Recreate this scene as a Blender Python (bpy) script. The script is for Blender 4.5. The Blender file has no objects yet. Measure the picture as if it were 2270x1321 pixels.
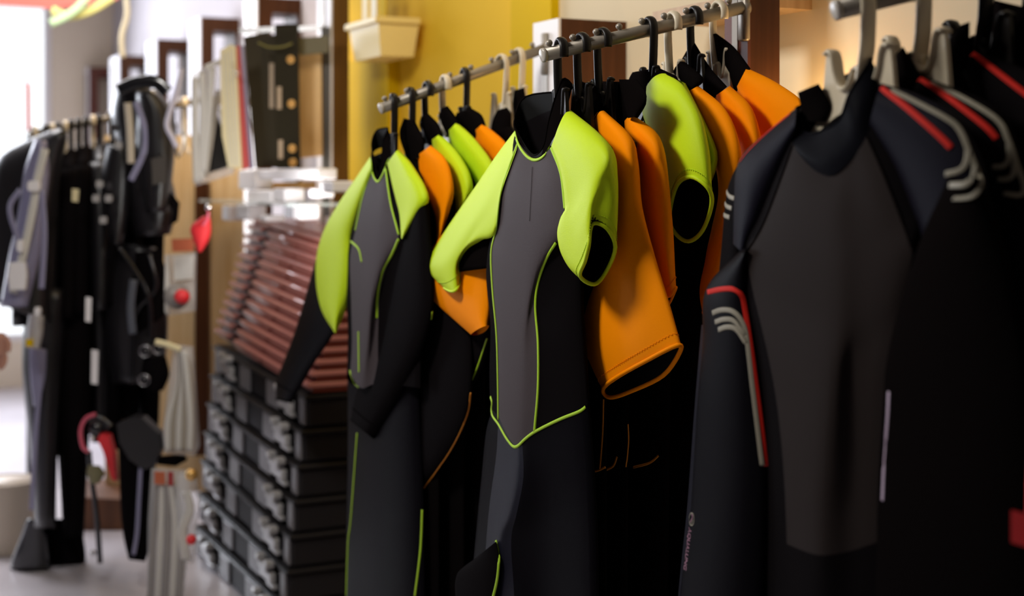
import bpy, bmesh, math, random
from mathutils import Vector, Matrix
from mathutils.bvhtree import BVHTree
random.seed(7)
SC = bpy.context.scene
COL = SC.collection
# ---------------------------------------------------------------- camera
F = 3152.8; HY = 400.0; CZ = 1.6
cam = bpy.data.cameras.new('camera'); cam_o = bpy.data.objects.new('camera', cam); COL.objects.link(cam_o)
cam_o.location = (0, 0, CZ); cam_o.rotation_euler = (math.pi/2, 0, 0)
cam.sensor_width = 36; cam.lens = 36*F/2270; cam.shift_y = -(660.5-HY)/2270
cam.clip_start = .05; cam.clip_end = 200
cam.dof.use_dof = True; cam.dof.focus_distance = 2.95; cam.dof.aperture_fstop = 2.0
SC.camera = cam_o
# ---------------------------------------------------------------- light
w = bpy.data.worlds.new('world'); SC.world = w; w.use_nodes = True
w.node_tree.nodes['Background'].inputs[0].default_value = (.93, .96, 1, 1)
w.node_tree.nodes['Background'].inputs[1].default_value = 1.6
SC.view_settings.view_transform = 'Standard'; SC.view_settings.look = 'None'
SC.view_settings.gamma = 1; SC.view_settings.exposure = 0; SC.view_settings.use_curve_mapping = False

def area(name, loc, target, sx, sy, power, col):
    l = bpy.data.lights.new(name, 'AREA'); l.shape = 'RECTANGLE'; l.size = sx; l.size_y = sy; l.energy = power; l.color = col
    o = bpy.data.objects.new(name, l); COL.objects.link(o); o.location = loc
    o.rotation_euler = (Vector(target)-Vector(loc)).to_track_quat('-Z', 'Y').to_euler(); return o
def spot_point(name, loc, power, col, r=.05):
    l = bpy.data.lights.new(name, 'POINT'); l.energy = power; l.color = col; l.shadow_soft_size = r
    o = bpy.data.objects.new(name, l); COL.objects.link(o); o.location = loc; return o
# lights of the shop: added overhead key, far window daylight, ceiling light
area('overhead_key_light', (-1.45, 2.55, 3.1), (0.1, 3.1, 1.6), .7, .4, 46, (1, .96, .90))  # added ceiling-height key, lights the shoulders more than the hems
area('far_window_daylight', (-5.0, 9.2, 2.2), (-1.5, 5.5, 1.1), 3.0, 2.2, 230, (.86, .9, 1))
area('ceiling_light', (-2.4, 6.6, 3.15), (-2.4, 6.6, 0), 1.2, 1.2, 45, (1, .96, .96))

# ---------------------------------------------------------------- geometry frame of the display wall
N = Vector((-.8991, -.4377, 0)); U = Vector((.4377, -.8991, 0)); ZV = Vector((0, 0, 1))
P1N = -1.882
def P(px, py, off):
    a = (px-1135)/F; D = (P1N+off)/(a*N.x+N.y)
    return Vector((a*D, D, CZ-(py-HY)/F*D))
def PD(px, py, D):
    return Vector(((px-1135)/F*D, D, CZ-(py-HY)/F*D))
def PZ(px, off, z):
    p = P(px, HY, off); p.z = z; return p

# ---------------------------------------------------------------- materials
MATS = {}
def mat(name, col, rough=.5, metal=0, bump=0, bscale=300, spec=.5, sheen=0, coat=0, var=0, vscale=6, alpha=1, trans=0, wood=None, emit=0):
    if name in MATS: return MATS[name]
    m = bpy.data.materials.new(name); m.use_nodes = True; nt = m.node_tree; b = nt.nodes['Principled BSDF']
    b.inputs['Base Color'].default_value = (*col, 1); b.inputs['Roughness'].default_value = rough
    b.inputs['Metallic'].default_value = metal; b.inputs['Specular IOR Level'].default_value = spec
    b.inputs['Sheen Weight'].default_value = sheen; b.inputs['Coat Weight'].default_value = coat
    b.inputs['Alpha'].default_value = alpha; b.inputs['Transmission Weight'].default_value = trans
    if emit:
        b.inputs['Emission Color'].default_value = (*col, 1); b.inputs['Emission Strength'].default_value = emit
    tc = nt.nodes.new('ShaderNodeTexCoord')
    if bump:
        n = nt.nodes.new('ShaderNodeTexNoise'); n.inputs['Scale'].default_value = bscale; n.inputs['Detail'].default_value = 2
        nt.links.new(tc.outputs['Object'], n.inputs['Vector'])
        bp = nt.nodes.new('ShaderNodeBump'); bp.inputs['Strength'].default_value = bump; bp.inputs['Distance'].default_value = .002
        nt.links.new(n.outputs['Fac'], bp.inputs['Height']); nt.links.new(bp.outputs['Normal'], b.inputs['Normal'])
    if var or wood:
        n = nt.nodes.new('ShaderNodeTexNoise'); n.inputs['Scale'].default_value = vscale; n.inputs['Detail'].default_value = 4
        mp = nt.nodes.new('ShaderNodeMapping'); nt.links.new(tc.outputs['Object'], mp.inputs['Vector'])
        if wood: mp.inputs['Scale'].default_value = (14, 14, .7)
        nt.links.new(mp.outputs['Vector'], n.inputs['Vector'])
        r = nt.nodes.new('ShaderNodeValToRGB')
        c2 = wood if wood else tuple(c*(1-var) for c in col)
        r.color_ramp.elements[0].color = (*c2, 1); r.color_ramp.elements[1].color = (*col, 1)
        r.color_ramp.elements[0].position = .35; r.color_ramp.elements[1].position = .65
        nt.links.new(n.outputs['Fac'], r.inputs['Fac']); nt.links.new(r.outputs['Color'], b.inputs['Base Color'])
    MATS[name] = m; return m
LIME = mat('lime_neoprene', (.56, .76, .012), .5, bump=.25, bscale=900, spec=.14)
LIMEP = mat('lime_binding', (.42, .68, .01), .6, bump=.4, bscale=1500)
ORANGE = mat('orange_neoprene', (.95, .27, .0005), .65, bump=.25, bscale=900, spec=.04)
ORANGEP = mat('orange_binding', (.65, .22, .004), .6)
GREY = mat('grey_neoprene', (.062, .050, .054), .6, bump=.2, bscale=900, spec=.06)
BLACK = mat('black_neoprene', (.0055, .0045, .005), .6, bump=.2, bscale=900, spec=.004)
BLACKF = mat('black_flat_neoprene', (.0045, .0035, .0035), .7, bump=.2, bscale=900, spec=.0)
NAVY = mat('navy_black_neoprene', (.008, .0075, .013), .5, bump=.2, bscale=900, spec=.02)
DGREY = mat('charcoal_neoprene', (.023, .018, .017), .5, bump=.2, bscale=900, spec=.01)
LINING = mat('black_lining', (.004, .004, .004), .85, spec=.1)
RAIL = mat('grey_painted_metal', (.27, .235, .19), .42, metal=.35, spec=.5)
CHROME = mat('chrome', (.8, .8, .82), .18, metal=1)
PLB = mat('black_hanger_plastic', (.009, .007, .006), .38, spec=.22)
PLW = mat('ivory_hanger_plastic', (.66, .57, .42), .35, spec=.5)
RED = mat('red_print', (.55, .018, .010), .6, spec=.08)
SILVER = mat('silver_print', (.26, .235, .18), .5, spec=.15)
PURP = mat('lilac_print', (.38, .16, .24), .5)
WOODD = mat('dark_brown_wood', (.085, .030, .010), .45, wood=(.06, .020, .006), vscale=3, spec=.2)
WOODR = mat('red_brown_wood', (.13, .045, .033), .4, spec=.2, wood=(.11, .034, .022), vscale=3)
WHITEP = mat('white_board', (.86, .84, .87), .5)
WALLM = mat('warm_lit_wall_paint', (.64, .55, .39), .85, bump=.1, bscale=60)  # white wall with the lamps' warm tint put into its colour
WALLW = mat('window_lit_wall_paint', (.56, .52, .54), .85, bump=.1, bscale=60)  # same white wall with the window's cool tint put into its colour
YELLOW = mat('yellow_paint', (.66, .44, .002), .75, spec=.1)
YELLOWL = mat('pale_yellow_paint', (.78, .50, .035), .8, spec=.1)
YELBOX = mat('cream_yellow_plastic', (.85, .68, .28), .45)
FLOORM = mat('pale_floor', (.62, .58, .62), .3, var=.12, vscale=3)
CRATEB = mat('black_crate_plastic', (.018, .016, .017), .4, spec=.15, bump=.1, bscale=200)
CRATEBD = mat('recess_shade_black', (.006, .005, .006), .5, spec=.1)
CLIPM = mat('grey_clip_plastic', (.36, .35, .355), .3, spec=.6)
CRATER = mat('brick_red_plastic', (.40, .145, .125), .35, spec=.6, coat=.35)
CRATERD = mat('shaded_red_plastic', (.16, .028, .018), .4)  # darker copy of the tray red, painting shade between the lips
BAG = mat('clear_plastic_bag', (.8, .8, .82), .15, spec=.7, alpha=.35)
STRAPW = mat('white_webbing', (.62, .60, .56), .5)
CREAM = mat('cream_card', (.75, .66, .40), .5)
DKOL = mat('dark_olive_rubber', (.035, .027, .012), .5, spec=.15)
AMBER = mat('amber_wood', (.72, .44, .16), .5, wood=(.55, .30, .09), vscale=3)
BRIGHTR = mat('bright_red_fabric', (.8, .03, .04), .5)
PINK = mat('pink_rubber', (.75, .13, .2), .4)
SKIN = mat('skin', (.55, .28, .2), .5)
GEAR = mat('black_gear_nylon', (.012, .011, .013), .35, spec=.6)
GLOSSB = mat('glossy_black', (.01, .01, .013), .15, spec=.8)
LILACG = mat('grey_lilac_nylon', (.26, .25, .38), .3, spec=.6)
BEIGE = mat('beige_plastic', (.62, .52, .42), .5)

# ---------------------------------------------------------------- object helpers
def thing(name, loc, label, cat, group=None):
    o = bpy.data.objects.new(name, None); COL.objects.link(o); o.location = loc; o.empty_display_size = .05
    o['label'] = label; o['category'] = cat
    if group: o['group'] = group
    return o
def tag(o, label, cat, group=None):
    o['label'] = label; o['category'] = cat
    if group: o['group'] = group
    return o
def wloc(o):
    v = Vector(o.location)
    while o.parent: o = o.parent
    return v
def mk(name, verts, faces, m, parent=None, kind=None, smooth=True, label=None):
    me = bpy.data.meshes.new(name)
    base = Vector((0, 0, 0))
    if parent is None:
        base = Vector((sum(v[0] for v in verts)/len(verts), sum(v[1] for v in verts)/len(verts), min(v[2] for v in verts)))
        verts = [Vector(v)-base for v in verts]
    me.from_pydata([tuple(v) for v in verts], [], faces)
    bm = bmesh.new(); bm.from_mesh(me); bmesh.ops.recalc_face_normals(bm, faces=bm.faces); bm.to_mesh(me); bm.free()
    if smooth: me.polygons.foreach_set('use_smooth', [True]*len(me.polygons))
    me.materials.append(m)
    o = bpy.data.objects.new(name, me); COL.objects.link(o)
    if parent is not None:
        o.parent = parent
        loc = Vector(parent.location) if parent.parent is None else Vector(parent.parent.location)
        if parent.type == 'EMPTY' and parent.parent is None: o.matrix_parent_inverse = Matrix.Translation(-loc)
        elif parent.parent is None: o.matrix_parent_inverse = Matrix.Translation(-Vector(parent.location))
        # a sub-part of a part: the part has world-coordinate vertices and identity world matrix
    else:
        o.location = base
    if kind: o['kind'] = kind
    if label: o['label'] = label
    return o
def cr(p0, p1, p2, p3, t):
    return .5*((2*p1)+(p2-p0)*t+(2*p0-5*p1+4*p2-p3)*t*t+(3*p1-p0-3*p2+p3)*t**3)
def resample(pts, n):
    pts = [Vector(p) for p in pts]
    if len(pts) == 1: return [pts[0].copy() for _ in range(n+1)]
    if len(pts) == 2: return [pts[0].lerp(pts[1], i/n) for i in range(n+1)]
    d = [0]
    for a, b in zip(pts, pts[1:]): d.append(d[-1]+max((b-a).length, 1e-6))
    out = []; k = 0
    for i in range(n+1):
        s = d[-1]*i/n
        while k < len(pts)-2 and s > d[k+1]: k += 1
        t = min(1, (s-d[k])/(d[k+1]-d[k]))
        p0 = pts[k-1] if k else pts[0]*2-pts[1]
        p3 = pts[k+2] if k+2 < len(pts) else pts[-1]*2-pts[-2]
        out.append(cr(p0, pts[k], pts[k+1], p3, t))
    return out
def grid(curves, closed, rows, sub):
    C = [resample(c, rows) for c in curves]; n = len(C); G = []
    for r in range(rows+1):
        row = []
        for k in range(n if closed else n-1):
            g = (lambda i: C[i % n][r]) if closed else (lambda i: C[i][r] if 0 <= i < n else (C[0][r]*2-C[1][r] if i < 0 else C[-1][r]*2-C[-2][r]))
            for s in range(sub): row.append(cr(g(k-1), g(k), g(k+1), g(k+2), s/sub))
        if not closed: row.append(C[-1][r].copy())
        G.append(row)
    return G
def gmesh(name, G, closed, m, parent, c0=None, c1=None, r0=0, r1=None, kind=None, label=None, captop=False, capbot=False):
    R = len(G)-1 if r1 is None else r1
    nc = len(G[0])
    if c0 is None: cols = list(range(nc))+([0] if closed else [])
    else: cols = [c % nc for c in range(c0, c1+1)]
    vs, fs = [], []; W = len(cols)
    wrap = closed and c0 is None
    Wv = W-1 if wrap else W
    for r in range(r0, R+1):
        for c in cols[:Wv]: vs.append(G[r][c])
    for r in range(R-r0):
        for c in range(W-1):
            a = r*Wv+c; b = r*Wv+((c+1) % Wv if wrap else c+1)
            fs.append((a, b, b+Wv, a+Wv))
    if wrap and captop: fs.append(tuple(range(Wv)))
    if wrap and capbot: fs.append(tuple((R-r0)*Wv+i for i in range(Wv)))
    return mk(name, vs, fs, m, parent, kind, label=label)
def sweep(pts, r, sides=8, flat=None, fn=None, closed=False, cap=True):
    """a tube along pts; flat = (normal vector, thickness ratio) squashes it along the normal"""
    pts = [Vector(p) for p in pts]; n = len(pts); vs, fs = [], []
    prev = None
    for i, p in enumerate(pts):
        t = (pts[(i+1) % n]-pts[i-1]) if closed else (pts[min(i+1, n-1)]-pts[max(i-1, 0)])
        if t.length < 1e-9: t = Vector((0, 0, 1))
        t.normalize()
        if flat:
            b = flat[0] - t*flat[0].dot(t)
            if b.length < 1e-6: b = t.orthogonal()
            b.normalize(); a = t.cross(b)
        else:
            if prev is None: a = t.orthogonal().normalized()
            else:
                a = prev - t*prev.dot(t)
                a = a.normalized() if a.length > 1e-6 else t.orthogonal().normalized()
            b = t.cross(a); prev = a
        rr = r(i/(n-1)) if callable(r) else r
        for k in range(sides):
            an = 2*math.pi*k/sides
            vs.append(p+a*math.cos(an)*rr+b*math.sin(an)*rr*(flat[1] if flat else 1))
    for i in range(n if closed else n-1):
        for k in range(sides):
            j = (i+1) % n
            fs.append((i*sides+k, i*sides+(k+1) % sides, j*sides+(k+1) % sides, j*sides+k))
    if cap and not closed:
        fs.append(tuple(range(sides))); fs.append(tuple((n-1)*sides+k for k in range(sides)))
    return vs, fs
def join(parts):
    vs, fs = [], []
    for v, f in parts:
        b = len(vs); vs += list(v); fs += [tuple(i+b for i in q) for q in f]
    return vs, fs
def fbox(O, u0, u1, n0, n1, z0, z1, ax=None, bev=0):
    """box in the wall frame (u towards camera, n out of wall) at origin O"""
    A, B, Cc = ax or (U, N, ZV)
    if bev:
        b = min(bev, (u1-u0)/2.01, (n1-n0)/2.01, (z1-z0)/2.01); vs = []
        bm = bmesh.new(); bmesh.ops.create_cube(bm, size=1)
        for v in bm.verts:
            v.co = Vector((u0 if v.co.x < 0 else u1, n0 if v.co.y < 0 else n1, z0 if v.co.z < 0 else z1))
        bmesh.ops.bevel(bm, geom=bm.edges[:], offset=b, segments=1, affect='EDGES')
        bm.verts.index_update()
        vs = [O+A*v.co.x+B*v.co.y+Cc*v.co.z for v in bm.verts]; fs = [tuple(v.index for v in f.verts) for f in bm.faces]
        bm.free(); return vs, fs
    vs = [O+A*x+B*y+Cc*z for x in (u0, u1) for y in (n0, n1) for z in (z0, z1)]
    fs = [(0, 1, 3, 2), (4, 6, 7, 5), (0, 4, 5, 1), (2, 3, 7, 6), (0, 2, 6, 4), (1, 5, 7, 3)]
    return vs, fs
def slab(poly, D, th, frame=None):
    """pixel outline stood up at distance D with real thickness th behind it"""
    n = len(poly); vs = []
    d = Vector((0, th, 0)) if frame is None else frame*th
    for (x, y) in poly: vs.append(PD(x, y, D) if not callable(D) else D(x, y))
    vs += [v+d for v in vs[:n]]
    fs = [tuple(range(n)), tuple(range(2*n-1, n-1, -1))]+[(i, (i+1) % n, n+(i+1) % n, n+i) for i in range(n)]
    return vs, fs
def ball(c, r, seg=10, rings=7, sc=(1, 1, 1)):
    vs, fs = [], []
    for i in range(rings+1):
        th = math.pi*i/rings
        for k in range(seg):
            ph = 2*math.pi*k/seg
            vs.append(Vector(c)+Vector((sc[0]*math.sin(th)*math.cos(ph), sc[1]*math.sin(th)*math.sin(ph), sc[2]*math.cos(th)))*r)
    for i in range(rings):
        for k in range(seg): fs.append((i*seg+k, i*seg+(k+1) % seg, (i+1)*seg+(k+1) % seg, (i+1)*seg+k))
    return vs, fs

# ---------------------------------------------------------------- the room
def struct(name, vf, m, parent=None):
    return mk(name, vf[0], vf[1], m, parent, 'structure', smooth=False)
WO = -.22                                   # wall plane behind the uprights
P1 = P(1650, 400, 0); P1.z = 0
# long display wall: warm-tinted stretch, yellow stretch, cool-tinted stretch
def ucoord(px, off): return (P(px, 400, off)-P1).dot(U)
uA, uB, uC, uD = 3.2, ucoord(1240, WO), ucoord(772, WO), ucoord(250, WO)
struct('wall_right', fbox(P1, uB, uA, WO-.12, WO, 0, 3.3), WALLM)
struct('wall_yellow', fbox(P1, uC-.02, uB, WO-.12, WO, 0, 3.3), YELLOWL)
struct('wall_white', fbox(P1, uD-.3, uC-.02, WO-.12, WO, 0, 3.3), WALLW)
# far wall with a wide shop window
wf = P(250, 400, WO); wf.z = 0; WN = 5.2
x115 = None
def far_n(px):          # distance along N on the far wall plane for a pixel column
    a = (px-1135)/F; pl = wf.dot(U); D = pl/(a*U.x+U.y); return (Vector((a*D, D, 0))-Vector((wf.x, wf.y, 0))).dot(N)
nw = far_n(115)
fw = bpy.data.objects.new('wall_far', None)
struct('wall_far', join([fbox(wf, -.15, 0, 0, nw, 0, 3.3), fbox(wf, -.15, 0, nw, WN, 0, .35), fbox(wf, -.15, 0, nw, WN, 3.0, 3.3), fbox(wf, -.15, 0, WN-.3, WN, .35, 3.0)]), mat('beige_wall_paint', (.80, .70, .56), .85))
win = struct('window_1', join([fbox(wf, -.1, -.04, nw, nw+.05, .35, 3.0), fbox(wf, -.1, -.04, nw+1.6, nw+1.65, .35, 3.0), fbox(wf, -.1, -.04, nw, WN-.3, 2.95, 3.0), fbox(wf, -.1, -.04, nw, WN-.3, .35, .4)]), WHITEP)
struct('pane', fbox(wf, -.075, -.065, nw+.05, WN-.3, .4, 2.95), mat('window_glass', (1, 1, 1), 0, trans=1, spec=.3), win)
struct('floor', fbox(P1, uD-.3, uA, WO-.12, 6.0, -.1, 0), FLOORM)
struct('ceiling', fbox(P1, uD-.3, uA, WO-.12, 6.0, 3.3, 3.4), mat('ceiling_paint', (.3, .28, .27), .9))
struct('wall_left', fbox(P1, uD-.3, uA, 5.9, 6.0, 0, 3.3), mat('dim_wall_paint', (.06, .05, .05), .85))
struct('wall_back', fbox(P1, uA-.1, uA, WO, 6.0, 0, 3.3), mat('dim_wall_paint', (.06, .05, .05), .85))
struct('baseboard_right', fbox(P1, uD, uA, WO, WO+.02, 0, .1), WOODD)

# uprights of the display wall
def upright(idx, px0, px1, off, depth, z0, z1, front, side, solid=True, label=None):
    """px0..px1 = pixel span of the face that looks out from the wall"""
    a = P(px1, 400, off); L = (P(px0, 400, off)-a).length; a.z = 0
    base = thing('display_upright', a, label, 'shelf upright')
    if solid:
        mk('side_panel', *fbox(a, -L, 0, -depth, -.004, z0, z1), side, base, smooth=False)
    else:
        t = .075
        mk('post', *fbox(a, -L, 0, -t, -.004, z0, z1), side, base, smooth=False)
        mk('top_rail', *fbox(a, -L, 0, -depth, -t, z1-t, z1), side, base, smooth=False)
        mk('rear_post', *fbox(a, -L, 0, -depth-.0, -depth+.02, z0, z1-t), side, base, smooth=False)
    mk('front_board', *fbox(a, -L-.001, .001, -.004, .004, z0, z1), front, base, smooth=False)
    mk('slotted_strip', *fbox(a, -L*.62, -L*.38, .004, .008, z0+.05, z1-.05), RAIL, base, smooth=False)
    return base, a, L
up1, a1, L1 = upright(1, 1610, 1660, 0, .085, 0, 3.28, WOODR, WOODD, label='dark wooden upright holding the rail of lime and orange suits')
def zof(px, py, off): return P(px, py, off).z
upright(2, 1185, 1240, .0, .22, 0, zof(1240, 40, 0), WHITEP, WOODD, label='upright with white front and solid brown top beside the yellow wall')
upright(3, 705, 768-33, .0, .075, 0, 3.28, WHITEP, mat('brown_wood', (.13, .055, .008), .4, wood=(.10, .04, .006), vscale=3), label='full height brown upright at the edge of the yellow wall')
names = ['tall frame upright behind the dark drilled boards', 'frame upright between the bagged straps and the window', 'frame upright above the bulky black gear', 'small frame upright second from the far corner', 'reddish frame upright closest to the far corner']
for k, (x0, x1, yt) in enumerate([(542, 570, -8), (420, 444, 37), (325, 347, 86), (245, 264, 122), (188, 196, 148)]):
    upright(4+k, x0, x1, 0, .22, 0, zof(x1, yt, 0), WHITEP, WOODD if k < 4 else WOODR, False, names[k])
# yellow slabs on the wall; the one below the bin paints wall shade
o = mk('yellow_slab', *fbox(PZ(1240, WO, 0), -(P(1150, 400, WO)-P(1240, 400, WO)).length, 0, 0, .03, .5, 3.2), YELLOW, smooth=False); tag(o, 'tall deep yellow board on the wall next to the warm-tinted stretch', 'wall panel')
o = mk('yellow_slab', *fbox(PZ(886, WO, 0), -(P(775, 400, WO)-P(886, 400, WO)).length, 0, 0, .05, .5, zof(886, 118, WO)), YELLOW, smooth=False); tag(o, 'deeper yellow slab painting the wall shade below the cream plastic bin', 'wall panel')
# cream bin on the yellow wall
bq = P(838, 100, -.02); bq.z = 0
bin_t = thing('storage_bin', P(838, 130, -.02), 'cream yellow tapered plastic bin hanging on the yellow wall', 'bin')
zt, zb = zof(838, 38, -.02), zof(838, 122, -.02); Lb = .33
def tub(O, u0, u1, n0, n1, z0, z1, tp, th):
    ring = lambda d, z, s=0: [O+U*x+N*y+ZV*z for x, y in ((u0+d, n0+d), (u1-d, n0+d), (u1-d, n1-d), (u0+d, n1-d))]
    vs = ring(tp, z0)+ring(0, z1)+ring(th, z1)+ring(tp+th, z0+th)
    fs = [(0, 1, 2, 3)]+[(r*4+i, r*4+(i+1) % 4, r*4+4+(i+1) % 4, r*4+4+i) for r in range(3) for i in range(4)]+[(12, 13, 14, 15)]
    return vs, fs
mk('body', *tub(bq, -Lb, 0, -.17, 0, zb, zt, .018, .006), YELBOX, bin_t, smooth=False)
mk('rim', *join([fbox(bq, -Lb-.015, .012, 0, .014, zt-.02, zt+.004, bev=.003), fbox(bq, 0, .012, -.17, 0, zt-.02, zt+.004, bev=.003), fbox(bq, -Lb-.015, -Lb, -.17, 0, zt-.02, zt+.004, bev=.003)]), YELBOX, bin_t, smooth=False)
for k in range(3):
    o = mk('display_card', *fbox(bq, -.30+k*.10, -.24+k*.10, -.05, -.045, zb+.03, zt+.14), [YELBOX, CREAM, YELLOW][k], smooth=False)
    tag(o, ['pale card standing at the far end of the cream bin', 'cream card standing mid way along the cream bin', 'deep yellow card at the near end of the cream bin'][k], 'card')

# shelf above the warm lit wall
sh = mk('wall_shelf', *fbox(PZ(1800, WO, 0), -.42, .0, 0, .18, zof(1760, 10, WO+.1), zof(1760, 10, WO+.1)+.03), mat('pale_wood', (.55, .36, .2), .5, wood=(.45, .28, .14), vscale=3), smooth=False)
tag(sh, 'pale wooden shelf board high on the lamp-lit cream wall', 'shelf')
wl = P(1782, 290, -.11)
spot_point('shelf_lamp_light', wl, 3.0, (1, .66, .28), .04)
lp = thing('wall_lamp', wl+Vector((0, 0, -.06)), 'small warm lamp on the cream wall behind the black suits', 'lamp')
mk('mount', *fbox(wl, -.03, .03, -.12, -.10, -.09, -.05), RAIL, lp, smooth=False)
mk('lamp_cup', *sweep([wl+Vector((0, 0, -.09)), wl+Vector((0, 0, -.05))], .03, 12), RAIL, lp)
wl2 = P(1430, 330, -.12)
spot_point('alcove_lamp_light', wl2, 2.0, (1, .66, .32), .04)
lp = thing('wall_lamp', wl2+Vector((0, 0, -.06)), 'small warm lamp low on the wall behind the orange suits', 'lamp')
mk('mount', *fbox(wl2, -.03, .03, -.10, -.08, -.09, -.05), RAIL, lp, smooth=False)
mk('lamp_cup', *sweep([wl2+Vector((0, 0, -.09)), wl2+Vector((0, 0, -.05))], .03, 12), RAIL, lp)
area('yellow_bay_fill', PZ(1010, .25, 3.0), PZ(1000, WO, 1.7), .3, .3, 7, (1, .8, .5))  # added fill over the yellow bay, no fixture stands there

# ---------------------------------------------------------------- waterfall rails with hangers
def rail(label, pxt, pyt, pxe, pye, offt, offe, rad, nb, bracket=True, yaw=0):
    tip, end = P(pxt, pyt, offt), P(pxe, pye, offe)
    t = thing('rail_arm', end, label, 'clothes rail')
    d = (end-tip).normalized(); up = (ZV-d*d.z).normalized()
    mk('bar', *sweep([tip, end], rad, 24), RAIL, t)
    mk('end_cap', *sweep([tip-d*.006, tip-d*.004, tip+d*.002], lambda s: rad*(.8 if s < .3 else 1.06), 24), mat('grey_end_cap', (.42, .38, .33), .3), t)
    L = (end-tip).length
    for i in range(nb):
        q = tip+d*(.018+i*(L-.05)/(nb-1) if nb > 1 else .02)+up*(rad+.006)
        mk('stop_stud', *join([ball(q+up*.002, .0075), sweep([q-up*.008, q], .004, 8)]), RAIL, t)
    if bracket:
        mk('bracket', *join([fbox(end, -.016, .016, -.012, .004, -.075, .045, bev=.004), sweep([end, end+d*.012], rad*1.25, 16)]), RAIL, t)
    return tip, end, t
R1 = rail('sloping grey rail arm carrying the lime and orange short sleeve suits', 1206, 122, 1646, 17, .51, .012, .0143, 9)
R2 = rail('grey rail arm in front of the yellow wall carrying long sleeve suits', 846, 240, 1206, 108, .51, .012, .0143, 8)
R3 = rail('grey rail arm carrying the black suits with red stripes', 1856, 22, 2512, -140, .50, .0, .0150, 8)
R4 = rail('long rail arm hung with dark suits by the far window', 66, 298, 446, 222, 1.10, .36, .0150, 12)
mk('extension', *fbox(P(446, 222, .36), -.02, .02, -.36, 0, -.02, .02), RAIL, R4[2], smooth=False)
mk('extension', *fbox(P(2512, -140, 0), -.02, .02, -.22, 0, -.02, .02), RAIL, R3[2], smooth=False)
def onrail(R, px):
    lo, hi = 0., 1.
    f = lambda s: 1135+F*(R[0].lerp(R[1], s)).x/(R[0].lerp(R[1], s)).y
    for _ in range(30):
        m = (lo+hi)/2
        if f(m) < px: lo = m
        else: hi = m
    return R[0].lerp(R[1], lo)
def offof(p): return p.dot(N)-P1N
def hanger(R, px, white, label, flip=1, yaw=0, arms=.15, sc=1, drop=.132, group=None, us=.66, nw=2.0):
    c = onrail(R, px)
    A = (U*math.cos(yaw)+N*math.sin(yaw))*flip; B = N*math.cos(yaw)-U*math.sin(yaw)
    t = thing('hanger', c, label, 'hanger', group or 'suit hangers on the rail arms')
    m = PLW if white else PLB
    W = lambda u, z, n=0: c+A*u*sc+ZV*z*sc+B*n*sc
    h = [(.0215, -.014), (.0225, .000), (.019, .013), (.010, .022), (-.001, .0255), (-.012, .021), (-.019, .010), (-.0215, -.004), (-.0205, -.03), (-.018, -.065), (-.014, -drop+.03), (-.008, -drop)]
    mk('hook', *sweep(resample([W(u, z) for u, z in h], 40), .0052*sc, 10, flat=(B, nw)), m, t)
    mk('hook_collar', *sweep([W(-.010, -drop+.018), W(-.008, -drop-.004)], .0095*sc, 12), m, t)
    d = -drop
    top = [(-.074, d+.046), (-.064, d+.050), (-.056, d+.040), (-.050, d+.014), (-.038, d-.008), (-.024, d-.010), (-.012, d+.002), (-.006, d+.018), (.006, d+.018), (.012, d+.002), (.024, d-.010), (.038, d-.008), (.050, d+.014), (.056, d+.040), (.064, d+.050), (.074, d+.046)]
    bot = [(.082, d-.02), (arms, d-.07), (arms+.005, d-.085), (.07, d-.055), (0, d-.042), (-.07, d-.055), (-arms-.005, d-.085), (-arms, d-.07), (-.082, d-.02)]
    top = [(x*us, z) for x, z in top]; bot = [(x*us if abs(x) < .1 else x, z) for x, z in bot]
    th = .004; xt = resample([Vector((u, z, 0)) for u, z in top], 48); e = top[-1][0]
    zb_ = lambda x: d-.042-.022*min(1, abs(x)/e)**2
    st = [(-arms-.005, d-.088, d-.100)]+[(-e-.012, d-.045, d-.070)]+[(q.x, q.y, zb_(q.x)) for q in xt]+[(e+.012, d-.045, d-.070)]+[(arms+.005, d-.088, d-.100)]
    V = []
    for x, za, zc in st: V += [W(x, za, th), W(x, zc, th), W(x, zc, -th), W(x, za, -th)]
    Fc = [(0, 1, 2, 3), tuple(len(V)-4+q for q in range(4))]
    for q in range(len(st)-1):
        for r_ in range(4): Fc.append((q*4+r_, q*4+(r_+1) % 4, q*4+4+(r_+1) % 4, q*4+4+r_))
    rim = sweep(resample([W(u, z) for u, z in top], 60), .0045*sc, 8, flat=(B, nw))
    mk('shoulder_bar', V, Fc, m, t, smooth=False)
    mk('flange', *rim, m, t)
    return c
H = {}
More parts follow.
